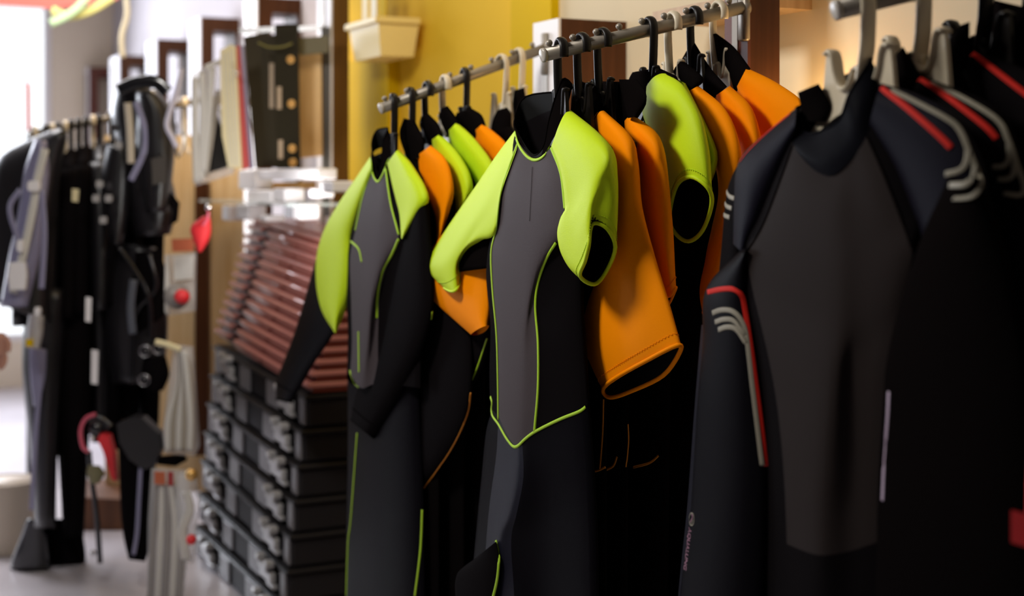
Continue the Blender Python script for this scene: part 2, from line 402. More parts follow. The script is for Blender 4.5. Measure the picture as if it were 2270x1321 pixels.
for key, R, px, wh, lab, fl, yw in [
    ('A', R1, 1243, 0, 'black hanger at the rail tip holding the short sleeve lime suit', 1, .15),
    ('B', R1, 1290, 0, 'black hanger second from the front rail tip', 1, .0),
    ('C', R1, 1336, 0, 'black hanger third from the front rail tip', 1, -.05),
    ('D', R1, 1440, 0, 'black hanger hooked the other way round above the lime sleeve', -1, .1),
    ('E', R1, 1492, 1, 'ivory hanger between two black hangers above the orange suits', 1, 0),
    ('F', R1, 1540, 0, 'black hanger between the two ivory hangers of the front rail', 1, .1),
    ('G', R1, 1593, 1, 'ivory hanger closest to the dark wooden upright', 1, -.05),
    ('H', R2, 872, 0, 'black hanger at the tip of the rail before the yellow wall', -1, .2),
    ('I', R2, 910, 0, 'black hanger second from the tip before the yellow wall', -1, .1),
    ('J', R2, 948, 0, 'black hanger third from the tip before the yellow wall', 1, 0),
    ('K', R2, 987, 1, 'ivory hanger above the lime shoulders before the yellow wall', 1, 0),
    ('L', R2, 1030, 0, 'black hanger hooked the other way before the yellow wall', -1, .1),
    ('M', R2, 1112, 1, 'ivory hanger on the yellow wall rail with wide scoops', -1, -.3),
    ('X', R2, 1150, 1, 'ivory hanger nearest the white faced upright', -1, -.1),
    ('N', R3, 1905, 1, 'ivory hanger holding the black suit with the grey chest', -1, 0),
    ('O', R3, 2030, 1, 'ivory hanger second on the rail of black suits', -1, .1),
    ('Q', R3, 2168, 0, 'black hanger third on the rail of black suits', -1, .1),
    ('R', R3, 2262, 0, 'black hanger fourth on the rail of black suits', -1, 0)]:
    H[key] = hanger(R, px, wh, lab, fl, yw, sc=1.0 if R is not R3 else 1.0, drop=.132 if R is not R3 else .116, arms=.12, us=.50 if R is not R3 else 1.0, nw=1.9 if R is not R3 else 2.8)

# ---------------------------------------------------------------- wetsuit builders
class Suit:
    def __init__(s, key, label, off, group, name='wetsuit', R=None):
        h = H.get(key); base = h.copy() if h is not None else P(1600, 600, off)
        base.z = .5
        s.t = thing(name, base, label, 'wetsuit', group); s.off = off; s.objs = []
    def c(s, pts, do=0):
        return [P(p[0], p[1], s.off+do+(p[2] if len(p) > 2 else 0)) for p in pts]
    def add(s, o): s.objs.append(o); s.bvh = None; return o
    def tube(s, name, L, R, t, m, rows=28, sub=5, o=0, ef=None, eb=None, tf=None, tb=None, cuff=None, capb=False, capt=False, front_bias=0, bend=None, prof=None):
        """garment tube between a silhouette on each side; bulges t to the front and back"""
        if name in ('torso', 'lower_body'): capb = True
        n = 7; l = resample([Vector((p[0], p[1], p[2] if len(p) > 2 else 0)) for p in L], n); r = resample([Vector((p[0], p[1], p[2] if len(p) > 2 else 0)) for p in R], n)
        fr = [[], []]; bk = [[], []]
        for i in range(n+1):
            f = i/n; tt = t*(prof(f) if prof else 1)
            for k, q in enumerate((.3, .7)):
                m_ = l[i].lerp(r[i], q)
                a = Vector((m_.x, m_.y, m_.z+tt+front_bias)); b = Vector((m_.x, m_.y, m_.z-tt))
                if ef: a.x += ef[0]*f**4; a.y += ef[1]*f**4
                if eb: b.x += eb[0]*f**4; b.y += eb[1]*f**4
                if tf: a.x += tf[0]*(1-f)**4; a.y += tf[1]*(1-f)**4
                if tb: b.x += tb[0]*(1-f)**4; b.y += tb[1]*(1-f)**4
                fr[k].append(a); bk[k].append(b)
        C = [s.c(l, o), s.c(fr[0], o), s.c(fr[1], o), s.c(r, o), s.c(bk[1], o), s.c(bk[0], o)]
        G = grid(C, True, rows, sub)
        ob = s.add(gmesh(name, G, True, m, s.t, captop=capt, capbot=capb))
        if cuff: s.cuff(G, cuff)
        return G, ob
    def cuff(s, G, m, top=False, depth=.4, rr=.0032, stitch=True):
        """hem roll, row of stitches, and dark lining seen through the opening"""
        rows = G[::-1] if not top else G
        ring = rows[0]; own = s.objs[-1]
        s.add(mk('hem', *sweep(ring, rr, 8, closed=True), m, own))
        k = max(3, int(len(rows)*depth)); L = []
        for j in range(k):
            c = sum(rows[j], Vector())/len(rows[j]); L.append([c+(v-c)*(.955 if j else .975) for v in rows[j]])
        ob = gmesh('lining', L, True, LINING, own)
        if stitch and len(rows) > 6:
            e = rows[2] if len(rows) > 20 else rows[1]
            c = sum(e, Vector())/len(e); d = (rows[2][0]-rows[0][0]).length*.28
            v, f = [], []
            P_ = resample(e+[e[0]], 150)
            for i in range(0, 150):
                p = P_[i]; q = P_[(i+1) % 150]; out = (p-c).normalized()
                nx = (ring[0]-e[0]).normalized()*.0022*(1 if i % 2 else -1)
                a, b = p+out*.0008+nx, q+out*.0008-nx
                pv, pf = sweep([a, b], .0006, 4); bb = len(v); v += pv; f += [tuple(x+bb for x in y) for y in pf]
            mk('stitching', v, f, m, own, kind='stuff')
    def snap(s, pts, lift, step=60):
        if not getattr(s, 'bvh', None):
            vs, fs = [], []
            for o in s.objs:
                b = len(vs); vs += [v.co.copy() for v in o.data.vertices]; fs += [tuple(i+b for i in p.vertices) for p in o.data.polygons]
            s.bvh = BVHTree.FromPolygons(vs, fs)
        out = []; O = Vector((0, 0, CZ))
        for q in resample([Vector((p[0], p[1], 0)) for p in pts], step):
            d = (PD(q.x, q.y, 1)-O).normalized(); h = s.bvh.ray_cast(O, d)
            if h[0] is not None:
                nn = h[1] if h[1].dot(d) < 0 else -h[1]
                out.append((h[0]+nn*lift*.6-d*lift*.4, nn))
        # drop jumps in depth
        res = []
        for p, nn in out:
            if res and (p-res[-1][0]).length > .12: continue
            res.append((p, nn))
        return res
    def pipe(s, name, pts, r, m, flat=.5, lift=.001, step=50, sides=6, label=None):
        q = s.snap(pts, lift, step)
        if len(q) < 3: return
        # light smoothing keeps the binding from jittering over facets
        p = [x[0] for x in q]
        for _ in range(2): p = [p[0]]+[(p[i-1]+p[i]*2+p[i+1])/4 for i in range(1, len(p)-1)]+[p[-1]]
        nn = sum((x[1] for x in q), Vector()).normalized()
        return mk(name, *sweep(p, r, sides, flat=(nn, flat)), m, s.t, label=label)
    def collar(s, name, bottom, top, m=BLACKF, rows=8, sub=5, mid=None, open_=False):
        """closed band from the neckline ring up to the rim ring; rings are point lists"""
        n = len(bottom); C = []
        for i in range(n):
            pts = [bottom[i]]+([mid[i]] if mid else [])+[top[i]]
            C.append(s.c(pts))
        G = grid(C, not open_, rows, sub)
        ob = s.add(gmesh(name, G, not open_, m, s.t))
        L = []
        for r in G:
            c = sum(r, Vector())/len(r); L.append([c+(v-c)*.96 for v in r])
        gmesh('collar_lining', L, not open_, LINING if m is BLACKF else m, s.t)
        s.add(mk('collar_edge', *sweep(G[-1], .0022, 6, closed=not open_), m, s.t))
        return G

g1, g2, g3 = 'short sleeve wetsuits on the front rail arm', 'long sleeve wetsuits before the yellow wall', 'black striped wetsuits on the near rail arm'

# ===== suit A : short-sleeved lime suit with grey chest, nearest on rail 1
A = Suit('A', 'short sleeve lime wetsuit with slate grey chest panel at the rail tip', .465, g1)
T0 = [(1147, 312, .030), (1128, 372, .036), (1110, 430, .038), (1099, 512, .036), (1089, 560, .038), (1092, 640, .040), (1101, 740, .040), (1104, 840, .038), (1105, 924, .036)]
T1 = [(1185, 352, .034), (1182, 430, .044), (1176, 520, .048), (1165, 640, .046), (1155, 760, .048), (1148, 880, .048), (1143, 988, .046)]
T2 = [(1222, 325, .030), (1243, 385, .034), (1252, 470, .036), (1242, 520, .036), (1205, 590, .034), (1188, 670, .034), (1192, 780, .036), (1192, 880, .036), (1186, 958, .036)]
T3 = [(1258, 255, .0), (1285, 400, .01), (1290, 520, .005), (1285, 640, .0), (1290, 780, .0), (1300, 898, .0)]
T4 = [(1235, 240, -.025), (1290, 450, -.03), (1270, 640, -.03), (1280, 800, -.03), (1275, 880, -.03)]
T5 = [(1165, 270, -.025), (1130, 450, -.03), (1120, 640, -.03), (1130, 800, -.03), (1130, 900, -.03)]
T6 = [(1143, 292, .005), (1120, 400, .0), (1098, 515, .002), (1080, 600, .005), (1088, 720, .005), (1086, 820, .005), (1087, 880, .005), (1092, 905, .006)]
G = grid([A.c(x) for x in (T0, T1, T2, T3, T4, T5, T6)], True, 40, 6)
A.add(gmesh('chest_panel', G, True, GREY, A.t, 0, 12))
A.add(gmesh('torso', G, True, BLACK, A.t, 12, 42))
# lower body from the waist seam
B0 = [(1105, 924, .036), (1100, 1010, .034), (1085, 1120, .03), (1078, 1200, .03), (1070, 1330, .03), (1065, 1480, .03)]
B1 = [(1143, 988, .046), (1138, 1060, .05), (1120, 1140, .052), (1103, 1200, .052), (1105, 1330, .045), (1100, 1480, .04)]
B1b = [(1158, 984, .044), (1160, 1060, .046), (1145, 1140, .047), (1133, 1200, .042), (1140, 1330, .04), (1140, 1480, .04)]
B2 = [(1186, 958, .036), (1200, 1060, .03), (1200, 1180, .02), (1205, 1330, .015), (1205, 1480, .01)]
B3 = [(1300, 898, .0), (1310, 1000, .0), (1318, 1150, -.0), (1322, 1330, -.0), (1325, 1480, 0)]
B4 = [(1275, 880, -.03), (1280, 1000, -.04), (1290, 1200, -.04), (1290, 1480, -.04)]
B5 = [(1130, 900, -.03), (1130, 1000, -.04), (1130, 1200, -.04), (1120, 1480, -.04)]
B6 = [(1092, 905, .006), (1077, 960, .005), (1068, 1060, .003), (1058, 1170, .0), (1050, 1260, .0), (1046, 1330, 0), (1040, 1480, 0)]
G = grid([A.c(x) for x in (B0, B1, B1b, B2, B3, B4, B5, B6)], True, 30, 5)
mat('soft_black_neoprene', (.0045, .004, .0055), .38, bump=.2, bscale=900, spec=.01)
A.add(gmesh('lower_front', G, True, mat('window_lit_black_neoprene', (.012, .012, .020), .42, bump=.2, bscale=900, spec=.05), A.t, 0, 10)); A.add(gmesh('lower_body', G, True, MATS['soft_black_neoprene'], A.t, 10, 40))  # bluish window light painted into the front band's colour
# bent shin flap at bottom
A.tube('shin', [(1053, 1238, .05), (1010, 1282, .055), (1020, 1400, .05)], [(1100, 1200, .056), (1108, 1262, .056), (1090, 1400, .05)], .012, BLACK, rows=14)
# left sleeve (far side)
s0 = [(1143, 288, .004), (1100, 345, .004), (1040, 435, .006), (985, 515, .008), (952, 572, .010), (946, 590, .012), (958, 612, .014), (985, 638, .016)]
s1 = [(1146, 305, .022), (1105, 375, .03), (1055, 460, .034), (1005, 540, .036), (978, 590, .036), (985, 618, .034), (1000, 646, .032)]
s2 = [(1148, 318, .032), (1125, 385, .038), (1085, 460, .042), (1045, 520, .040), (1012, 575, .038), (1008, 610, .034), (1012, 642, .03)]
s3 = [(1140, 345, .034), (1112, 420, .040), (1098, 516, .040), (1060, 533, .036), (1030, 553, .03), (1015, 585, .022), (1018, 600, .018), (1020, 625, .014)]
s4 = [(1135, 340, -.02), (1108, 450, -.02), (1080, 520, -.02), (1040, 560, -.015), (1024, 610, -.005)]
s5 = [(1140, 300, -.025), (1090, 380, -.028), (1030, 470, -.028), (980, 560, -.02), (975, 600, -.01), (990, 635, .0)]
G = grid([A.c(x) for x in (s0, s1, s2, s3, s4, s5)], True, 34, 6)
A.add(gmesh('sleeve', G, True, LIME, A.t)); A.cuff(G, LIME)
A.tube('underarm_gusset', [(1078, 524), (1032, 551), (1013, 585), (1018, 603)], [(1100, 516), (1094, 550), (1090, 578), (1088, 594)], .006, BLACKF, rows=12, o=.016, capb=True)
# right sleeve
r1 = [(1222, 325, .032), (1244, 388, .037), (1252, 470, .039), (1240, 492, .042), (1235, 520, .046), (1243, 560, .048), (1262, 592, .048), (1286, 612, .048)]
r2 = [(1228, 308, .036), (1258, 370, .042), (1272, 440, .045), (1270, 485, .05), (1276, 530, .053), (1286, 560, .054), (1297, 578, .054)]
r3 = [(1238, 280, .034), (1282, 335, .042), (1305, 390, .048), (1306, 440, .053), (1302, 480, .056), (1304, 520, .056), (1305, 545, .056)]
r4 = [(1250, 255, .022), (1305, 305, .030), (1342, 352, .034), (1338, 400, .036), (1326, 440, .040), (1318, 470, .044), (1313, 497, .044)]
r5 = [(1262, 244, .004), (1318, 288, .006), (1352, 328, .010), (1362, 370, .012), (1362, 430, .014), (1356, 480, .016), (1345, 506, .020)]
r6 = [(1270, 250, -.012), (1325, 300, -.01), (1362, 345, -.01), (1369, 400, -.01), (1370, 460, -.008), (1368, 510, -.006), (1364, 548, -.004)]
r7 = [(1262, 262, -.03), (1310, 330, -.03), (1345, 400, -.03), (1352, 480, -.03), (1355, 550, -.02), (1345, 600, -.006)]
r8 = [(1230, 320, -.02), (1260, 420, -.02), (1270, 500, -.02), (1285, 570, -.015), (1300, 610, .005), (1318, 630, .018)]
G = grid([A.c(x) for x in (r1, r2, r3, r4, r5, r6, r7, r8)], True, 40, 5)
A.add(gmesh('sleeve', G, True, LIME, A.t)); A.cuff(G, LIME, rr=.0042)
# collar
bt = [(1144, 295, .012), (1158, 333, .03), (1185, 352, .034), (1210, 335, .032), (1228, 305, .03), (1262, 248, .0), (1240, 285, -.03), (1170, 310, -.03)]
tp = [(1140, 268, .012), (1152, 305, .024), (1182, 345, .026), (1206, 322, .028), (1218, 262, .028), (1246, 176, .004), (1264, 200, -.02), (1166, 214, -.03)]
A.collar('collar', bt, tp)
for nm, pts in [('piping', [(1141, 290), (1147, 314), (1158, 335), (1172, 350), (1187, 355), (1203, 348), (1218, 328), (1232, 290), (1248, 256), (1262, 245)]),
                ('piping', [(1148, 318), (1128, 372), (1110, 430), (1099, 512), (1089, 558), (1092, 640), (1101, 740), (1104, 840), (1105, 930)]),
                ('piping', [(1222, 328), (1243, 385), (1252, 462)]),
                ('piping', [(1232, 538), (1212, 570), (1193, 625), (1187, 680), (1193, 760), (1193, 860), (1185, 957)]),
                ('piping', [(1088, 880), (1092, 895), (1088, 907), (1093, 924), (1105, 940), (1125, 975), (1143, 992), (1162, 975), (1186, 957), (1240, 930), (1285, 912), (1298, 902)]),
                ('piping', [(1100, 1198), (1106, 1230), (1103, 1280), (1092, 1330)])]:
    A.pipe(nm, pts, .0036, LIMEP, step=70)
A.pipe('zip_seam', [(1180, 370), (1177, 430), (1174, 490)], .0008, GREY, step=30)

# ===== suits B, C : orange
B = Suit('B', 'orange sleeve wetsuit directly behind the short sleeve lime suit', .385, g1)
ZT = lambda f: .55+.45*math.sin(min(1, f*1.6)*math.pi/2)
e0 = [(1311, 285, .004), (1330, 380, .012), (1340, 480, .014), (1325, 600, .016), (1300, 680, .018), (1285, 745, .018), (1308, 805, .018), (1337, 862, .018)]
e1 = [(1316, 262, .020), (1350, 340, .028), (1366, 440, .022), (1352, 580, .030), (1336, 690, .036), (1330, 765, .036), (1350, 810, .034), (1368, 836, .032)]
e2 = [(1326, 248, .022), (1376, 315, .034), (1392, 380, .034), (1392, 500, .036), (1398, 640, .040), (1410, 740, .040), (1425, 790, .034), (1432, 800, .030)]
e3 = [(1338, 245, .010), (1395, 300, .014), (1410, 350, .016), (1418, 450, .016), (1442, 560, .016), (1475, 680, .016), (1500, 766, .014)]
e4 = [(1345, 252, -.008), (1400, 310, -.008), (1415, 370, -.008), (1424, 470, -.008), (1450, 575, -.006), (1484, 690, -.004), (1507, 780, -.002)]
e5 = [(1340, 260, -.02), (1395, 340, -.02), (1400, 450, -.02), (1420, 600, -.02), (1450, 740, -.018), (1470, 832, -.012)]
e6 = [(1325, 275, -.02), (1360, 400, -.02), (1350, 600, -.02), (1340, 720, -.02), (1370, 810, -.014), (1402, 866, -.006)]
e7 = [(1314, 290, -.01), (1340, 400, -.01), (1335, 600, -.01), (1305, 720, -.008), (1325, 800, .0), (1353, 881, .006)]
G = grid([B.c(x) for x in (e0, e1, e2, e3, e4, e5, e6, e7)], True, 46, 5)
B.add(gmesh('sleeve', G, True, ORANGE, B.t)); B.cuff(G, ORANGE, rr=.0046)
B.tube('sleeve', [(1020, 470), (965, 540), (925, 603), (955, 660), (1044, 742)], [(1090, 470), (1088, 560), (1086, 640), (1086, 700), (1084, 722)], .02, ORANGE, o=.07, eb=(4, 6), ef=(0, -4))
B.tube('torso', [(1270, 330), (1180, 420), (1130, 560), (1130, 800), (1130, 1450)], [(1330, 250), (1345, 420), (1345, 560), (1345, 800), (1345, 1450)], .022, BLACKF)
B.tube('collar', [(1282, 178), (1275, 230), (1270, 300)], [(1318, 190), (1332, 235), (1316, 300)], .02, BLACKF, rows=10, tf=(0, 14))
B.pipe('seam_stitching', [(1311, 292), (1316, 268), (1328, 248), (1340, 244)], .0012, BLACKF, step=24)
C = Suit('C', 'orange sleeve wetsuit with pinched shoulder beside the long orange sleeve', .325, g1)
c0 = [(1380, 285, .0), (1384, 360, .005), (1384, 450, .01), (1400, 560, .01), (1430, 620, .01), (1470, 672, .01)]
c1 = [(1382, 272, .018), (1402, 320, .026), (1414, 370, .010), (1430, 450, .022), (1450, 560, .024), (1474, 660, .02)]
c2 = [(1392, 260, .022), (1425, 300, .032), (1448, 340, .030), (1452, 400, .024), (1464, 500, .026), (1478, 590, .026), (1486, 655, .02)]
c3 = [(1404, 257, .010), (1446, 290, .012), (1466, 325, .014), (1474, 370, .012), (1482, 450, .01), (1489, 540, .01), (1492, 600, .012), (1496, 640, .01)]
c4 = [(1410, 262, -.01), (1452, 300, -.01), (1470, 345, -.01), (1480, 420, -.01), (1490, 520, -.01), (1498, 640, -.004)]
c5 = [(1395, 280, -.02), (1420, 380, -.02), (1440, 500, -.02), (1460, 600, -.02), (1482, 674, -.01)]
G = grid([C.c(x) for x in (c0, c1, c2, c3, c4, c5)], True, 40, 5)
C.add(gmesh('sleeve', G, True, ORANGE, C.t)); C.cuff(G, ORANGE)
C.tube('torso', [(1325, 330), (1240, 460), (1190, 560), (1190, 800), (1190, 1450)], [(1385, 270), (1400, 420), (1400, 560), (1395, 800), (1390, 1450)], .022, BLACKF)
C.tube('collar', [(1332, 180), (1325, 230), (1330, 300)], [(1400, 182), (1434, 222), (1395, 290)], .02, BLACKF, rows=14, capt=True)
C.tube('collar_flap', [(1372, 176), (1378, 210), (1392, 262)], [(1412, 176), (1434, 214), (1412, 258)], .006, BLACKF, rows=10, o=.03)

# ===== suit D : lime, round cuff opening
D = Suit('D', 'short sleeve lime wetsuit with its round cuff opening facing out', .245, g1)
d0 = [(1428, 205, .0), (1424, 250, .01), (1450, 320, .014), (1476, 390, .016), (1479, 440, .018), (1484, 480, .02)]
d1 = [(1434, 190, .02), (1444, 250, .03), (1470, 310, .034), (1490, 360, .036), (1497, 395, .036), (1500, 412, .036)]
d2 = [(1448, 172, .028), (1478, 230, .038), (1506, 290, .042), (1520, 340, .044), (1528, 375, .042), (1532, 392, .040)]
d3 = [(1466, 163, .014), (1505, 205, .028), (1540, 270, .030), (1556, 330, .030), (1565, 380, .028), (1568, 415, .024)]
d4 = [(1484, 166, .0), (1520, 195, .004), (1555, 260, .008), (1572, 330, .006), (1577, 390, .006), (1578, 450, .002)]
d5 = [(1484, 175, -.02), (1525, 240, -.02), (1555, 320, -.02), (1560, 420, -.02), (1558, 510, -.014)]
d6 = [(1465, 190, -.025), (1490, 260, -.025), (1515, 360, -.025), (1520, 450, -.02), (1526, 535, -.006)]
d7 = [(1440, 210, -.02), (1450, 280, -.02), (1480, 380, -.01), (1490, 440, .0), (1496, 515, .008)]
G = grid([D.c(x) for x in (d0, d1, d2, d3, d4, d5, d6, d7)], True, 36, 5)
D.add(gmesh('sleeve', G, True, LIME, D.t)); D.cuff(G, LIME, rr=.0046)
D.tube('upper_arm_fold', [(1500, 175), (1540, 260), (1560, 340), (1560, 400)], [(1520, 185), (1568, 280), (1592, 350), (1575, 408)], .016, LIME, o=-.035, rows=18, capb=True)
D.tube('torso', [(1430, 250), (1400, 420), (1390, 700), (1380, 1450)], [(1480, 250), (1500, 420), (1490, 700), (1480, 1450)], .022, BLACKF)
D.tube('collar', [(1402, 160), (1392, 190), (1420, 252)], [(1460, 150), (1505, 178), (1440, 215)], .022, BLACKF, rows=14, capt=True, o=-.005)
D.pipe('piping', [(1510, 806), (1524, 796), (1532, 770)], .003, LIMEP)

# ===== suits E, F, G : orange by the upright
E = Suit('E', 'orange sleeve wetsuit behind the round lime cuff, sleeve hanging straight down', .185, g1)
E.tube('sleeve', [(1521, 205), (1540, 280), (1592, 380), (1584, 470), (1563, 570), (1540, 655), (1544, 700), (1562, 734)],
       [(1548, 190), (1590, 222), (1622, 262), (1638, 310), (1645, 380), (1625, 500), (1600, 620), (1590, 690)], .02, ORANGE, rows=40, cuff=ORANGE, ef=(2, -16), eb=(-2, 14))
E.tube('torso', [(1500, 260), (1470, 420), (1460, 700), (1455, 1450)], [(1540, 250), (1560, 420), (1570, 700), (1570, 1450)], .02, BLACKF)
E.tube('collar', [(1496, 150), (1492, 170), (1515, 215)], [(1512, 132), (1560, 175), (1536, 200)], .016, BLACKF, rows=12, capt=True)
Fs = Suit('F', 'orange sleeve wetsuit with rounded shoulder, third orange one from the upright', .125, g1)
Fs.t['label'] = 'orange sleeve wetsuit with rounded shoulder between two other orange suits near the upright'
Fs.tube('sleeve', [(1582, 215), (1602, 270), (1640, 330), (1640, 500), (1640, 640)], [(1618, 190), (1652, 208), (1668, 250), (1690, 320), (1700, 500), (1700, 640)], .022, ORANGE, rows=34, cuff=ORANGE)
Fs.tube('torso', [(1560, 260), (1540, 420), (1530, 700), (1530, 1450)], [(1600, 250), (1620, 420), (1640, 700), (1640, 1450)], .02, BLACKF)
Fs.tube('collar', [(1512, 130), (1505, 165), (1575, 225)], [(1536, 88), (1575, 150), (1612, 192)], .014, BLACKF, rows=14, capt=True)
Gs = Suit('G', 'orange sleeve wetsuit nearest the dark wooden upright with tall black collar', .065, g1)
Gs.tube('sleeve', [(1632, 195), (1650, 260), (1690, 330), (1700, 480), (1700, 640)], [(1655, 150), (1700, 170), (1740, 196), (1790, 240), (1810, 420), (1800, 640)], .022, ORANGE, rows=34, cuff=ORANGE)
Gs.tube('torso', [(1610, 260), (1600, 420), (1600, 700), (1600, 1450)], [(1650, 250), (1680, 420), (1700, 700), (1700, 1450)], .02, BLACKF)
Gs.tube('collar', [(1576, 76), (1588, 140), (1632, 205)], [(1588, 74), (1628, 105), (1664, 152)], .014, BLACKF, rows=14, capt=True)
for s_, pts in ((B, [(1342, 885), (1340, 930), (1330, 1040)]), (B, [(1328, 1043), (1350, 1036), (1366, 1022), (1370, 1005)]), (C, [(1396, 930), (1400, 980), (1392, 1035)]), (C, [(1386, 1040), (1430, 1028), (1460, 1010)])):
    pass
B.pipe('piping', [(1338, 885), (1336, 960), (1330, 1040)], .0022, ORANGEP); B.pipe('piping', [(1300, 1046), (1325, 1043), (1342, 1035)], .0025, ORANGEP)
C.pipe('piping', [(1342, 1042), (1360, 1032), (1368, 1012)], .0030, ORANGEP); C.pipe('piping', [(1392, 940), (1393, 980), (1388, 1035)], .0016, ORANGEP)
D.pipe('piping', [(1405, 1036), (1440, 1026), (1460, 1010)], .0026, ORANGEP, label='orange binding')

# ---------------------------------------------------------------- rail 2 suits
Hs = Suit('H', 'long sleeve lime and black wetsuit with slate chest at the tip before the yellow wall', .475, g2)
h0 = [(822, 370, .026), (803, 440, .030), (788, 510, .030), (776, 570, .030), (778, 660, .030), (780, 760, .030), (776, 830, .030)]
h1 = [(837, 402, .030), (836, 480, .042), (832, 570, .044), (820, 680, .044), (812, 780, .042), (800, 860, .040)]
h2 = [(853, 372, .026), (866, 450, .030), (884, 522, .028), (858, 590, .026), (842, 650, .024), (838, 740, .022), (838, 850, .022)]
h3 = [(880, 335, 0), (920, 450, 0), (930, 600, -.0), (930, 750, -.0), (930, 860, -.0)]
h4 = [(870, 330, -.02), (900, 450, -.025), (905, 650, -.025), (905, 860, -.025)]
h5 = [(830, 345, -.02), (810, 450, -.025), (800, 650, -.025), (800, 860, -.025)]
h6 = [(820, 350, .004), (795, 450, .004), (776, 540, .004), (769, 640, .004), (772, 740, .004), (770, 840, .004)]
G = grid([Hs.c(x) for x in (h0, h1, h2, h3, h4, h5, h6)], True, 36, 5)
Hs.add(gmesh('chest_panel', G, True, GREY, Hs.t, 0, 10)); Hs.add(gmesh('torso', G, True, BLACK, Hs.t, 10, 35))
SB = MATS['soft_black_neoprene']
Hs.tube('lower_body', o=-.03, L=[(770, 838), (771, 1000), (768, 1200), (766, 1450)], R=[(930, 858), (940, 1100), (945, 1450)], t=.03, m=SB, rows=24)
# far sleeve lime upper part then black forearm
Hs.tube('sleeve', [(821, 347), (775, 415), (728, 488), (703, 560), (700, 620), (712, 690), (742, 738)], [(826, 385), (800, 470), (781, 528), (784, 580), (775, 650), (762, 700), (745, 737)], .028, LIME, o=.004, rows=34)
Hs.tube('forearm', [(705, 560), (690, 610), (655, 730), (607, 862), (612, 884)], [(775, 560), (772, 640), (752, 720), (700, 800), (648, 892)], .02, SB, o=-.012, rows=26, cuff=BLACK)
Hs.tube('sleeve', [(853, 372), (866, 450), (884, 520), (889, 528)], [(884, 333), (912, 362), (944, 415), (953, 440), (893, 530)], .026, LIME, o=.006, rows=30, tf=(4, -10))
Hs.tube('forearm', [(890, 505), (868, 600), (838, 730), (780, 900), (777, 930)], [(950, 440), (958, 560), (960, 690), (942, 760), (890, 870), (828, 970)], .026, BLACK, o=.0, rows=34, cuff=BLACK, capt=False)
bt = [(822, 350, .01), (828, 385, .024), (838, 402, .028), (848, 385, .026), (858, 355, .022), (878, 335, 0), (865, 325, -.02), (835, 330, -.02)]
tp = [(824, 318, .01), (829, 352, .02), (838, 385, .024), (846, 352, .024), (850, 310, .022), (860, 286, .0), (852, 284, -.02), (834, 290, -.02)]
Hs.collar('collar', bt, tp)
for pts in ([(821, 345), (826, 385), (837, 403), (848, 388), (858, 362), (868, 345)], [(824, 372), (803, 440), (788, 510)], [(778, 535), (795, 552), (802, 580)], [(855, 375), (866, 450), (884, 520)],
            [(884, 530), (868, 565), (848, 600), (838, 650), (836, 705)], [(958, 690), (948, 750), (905, 840), (860, 915), (830, 968)], [(795, 735), (796, 825)], [(776, 822), (782, 845), (795, 858)],
            [(792, 960), (778, 1150), (772, 1200), (768, 1321)], [(936, 1130), (932, 1220), (920, 1321)]):
    Hs.pipe('piping', pts, .0036, LIMEP, step=50)
def shoulder_suit(key, label, off, m, L, R, t=.022, collL=None, collR=None, tor=None, g=g2, o=0, pip=None):
    s = Suit(key, label, off, g)
    s.tube('sleeve', L, R, t, m, rows=26, o=o)
    if tor: s.tube('torso', tor[0], tor[1], .022, BLACKF, o=-.01)
    if collL: s.tube('collar', collL, collR, .016, BLACKF, rows=12, capt=True)
    return s
I_ = shoulder_suit('I', 'orange and black wetsuit second from the tip before the yellow wall', .425, ORANGE, [(924, 345), (930, 400), (955, 450), (968, 500), (965, 545), (962, 600)], [(955, 322), (985, 348), (1002, 390), (1006, 430), (990, 490), (975, 545), (970, 600)],
    collL=[(895, 262), (885, 300), (905, 360)], collR=[(920, 268), (940, 310), (940, 345)], tor=([(890, 360), (820, 480), (810, 800), (810, 1450)], [(940, 350), (975, 500), (975, 800), (975, 1450)]))
I_.tube('forearm', [(930, 560), (908, 800), (905, 870), (888, 980), (876, 1080)], [(1030, 560), (1048, 800), (1040, 900), (1008, 985), (936, 1090)], .02, BLACK, rows=20, o=.0, cuff=BLACK)
I_.pipe('piping', [(1043, 870), (1035, 920), (1000, 995), (936, 1088)], .0024, ORANGEP)
J_ = shoulder_suit('J', 'lime and black wetsuit third from the tip before the yellow wall', .375, LIME, [(954, 312), (962, 350), (1000, 410), (1010, 460), (1005, 520)], [(975, 297), (1008, 330), (1038, 376), (1048, 420), (1030, 470), (1020, 530)],
    collL=[(935, 255), (930, 280), (955, 330)], collR=[(950, 252), (972, 275), (982, 300)], tor=([(950, 340), (870, 480), (850, 800), (850, 1450)], [(985, 330), (1030, 500), (1030, 800), (1030, 1450)]))
J_.tube('forearm', [(970, 480), (960, 680), (940, 820), (910, 935)], [(1060, 480), (1085, 690), (1075, 800), (1040, 870), (978, 960)], .02, BLACK, rows=20, o=.03, cuff=BLACK)
J_.pipe('piping', [(1080, 750), (1045, 845), (976, 958)], .0022, LIMEP)
K_ = shoulder_suit('K', 'lime shoulder wetsuit on the ivory hanger before the yellow wall', .325, LIME, [(992, 292), (1000, 330), (1040, 380), (1060, 430), (1060, 520)], [(1012, 271), (1045, 300), (1085, 350), (1105, 400), (1100, 520)],
    collL=[(978, 240), (972, 260), (992, 305)], collR=[(992, 234), (1008, 255), (1018, 275)], tor=([(990, 330), (910, 480), (890, 800), (890, 1450)], [(1020, 330), (1075, 500), (1075, 800), (1075, 1450)]))
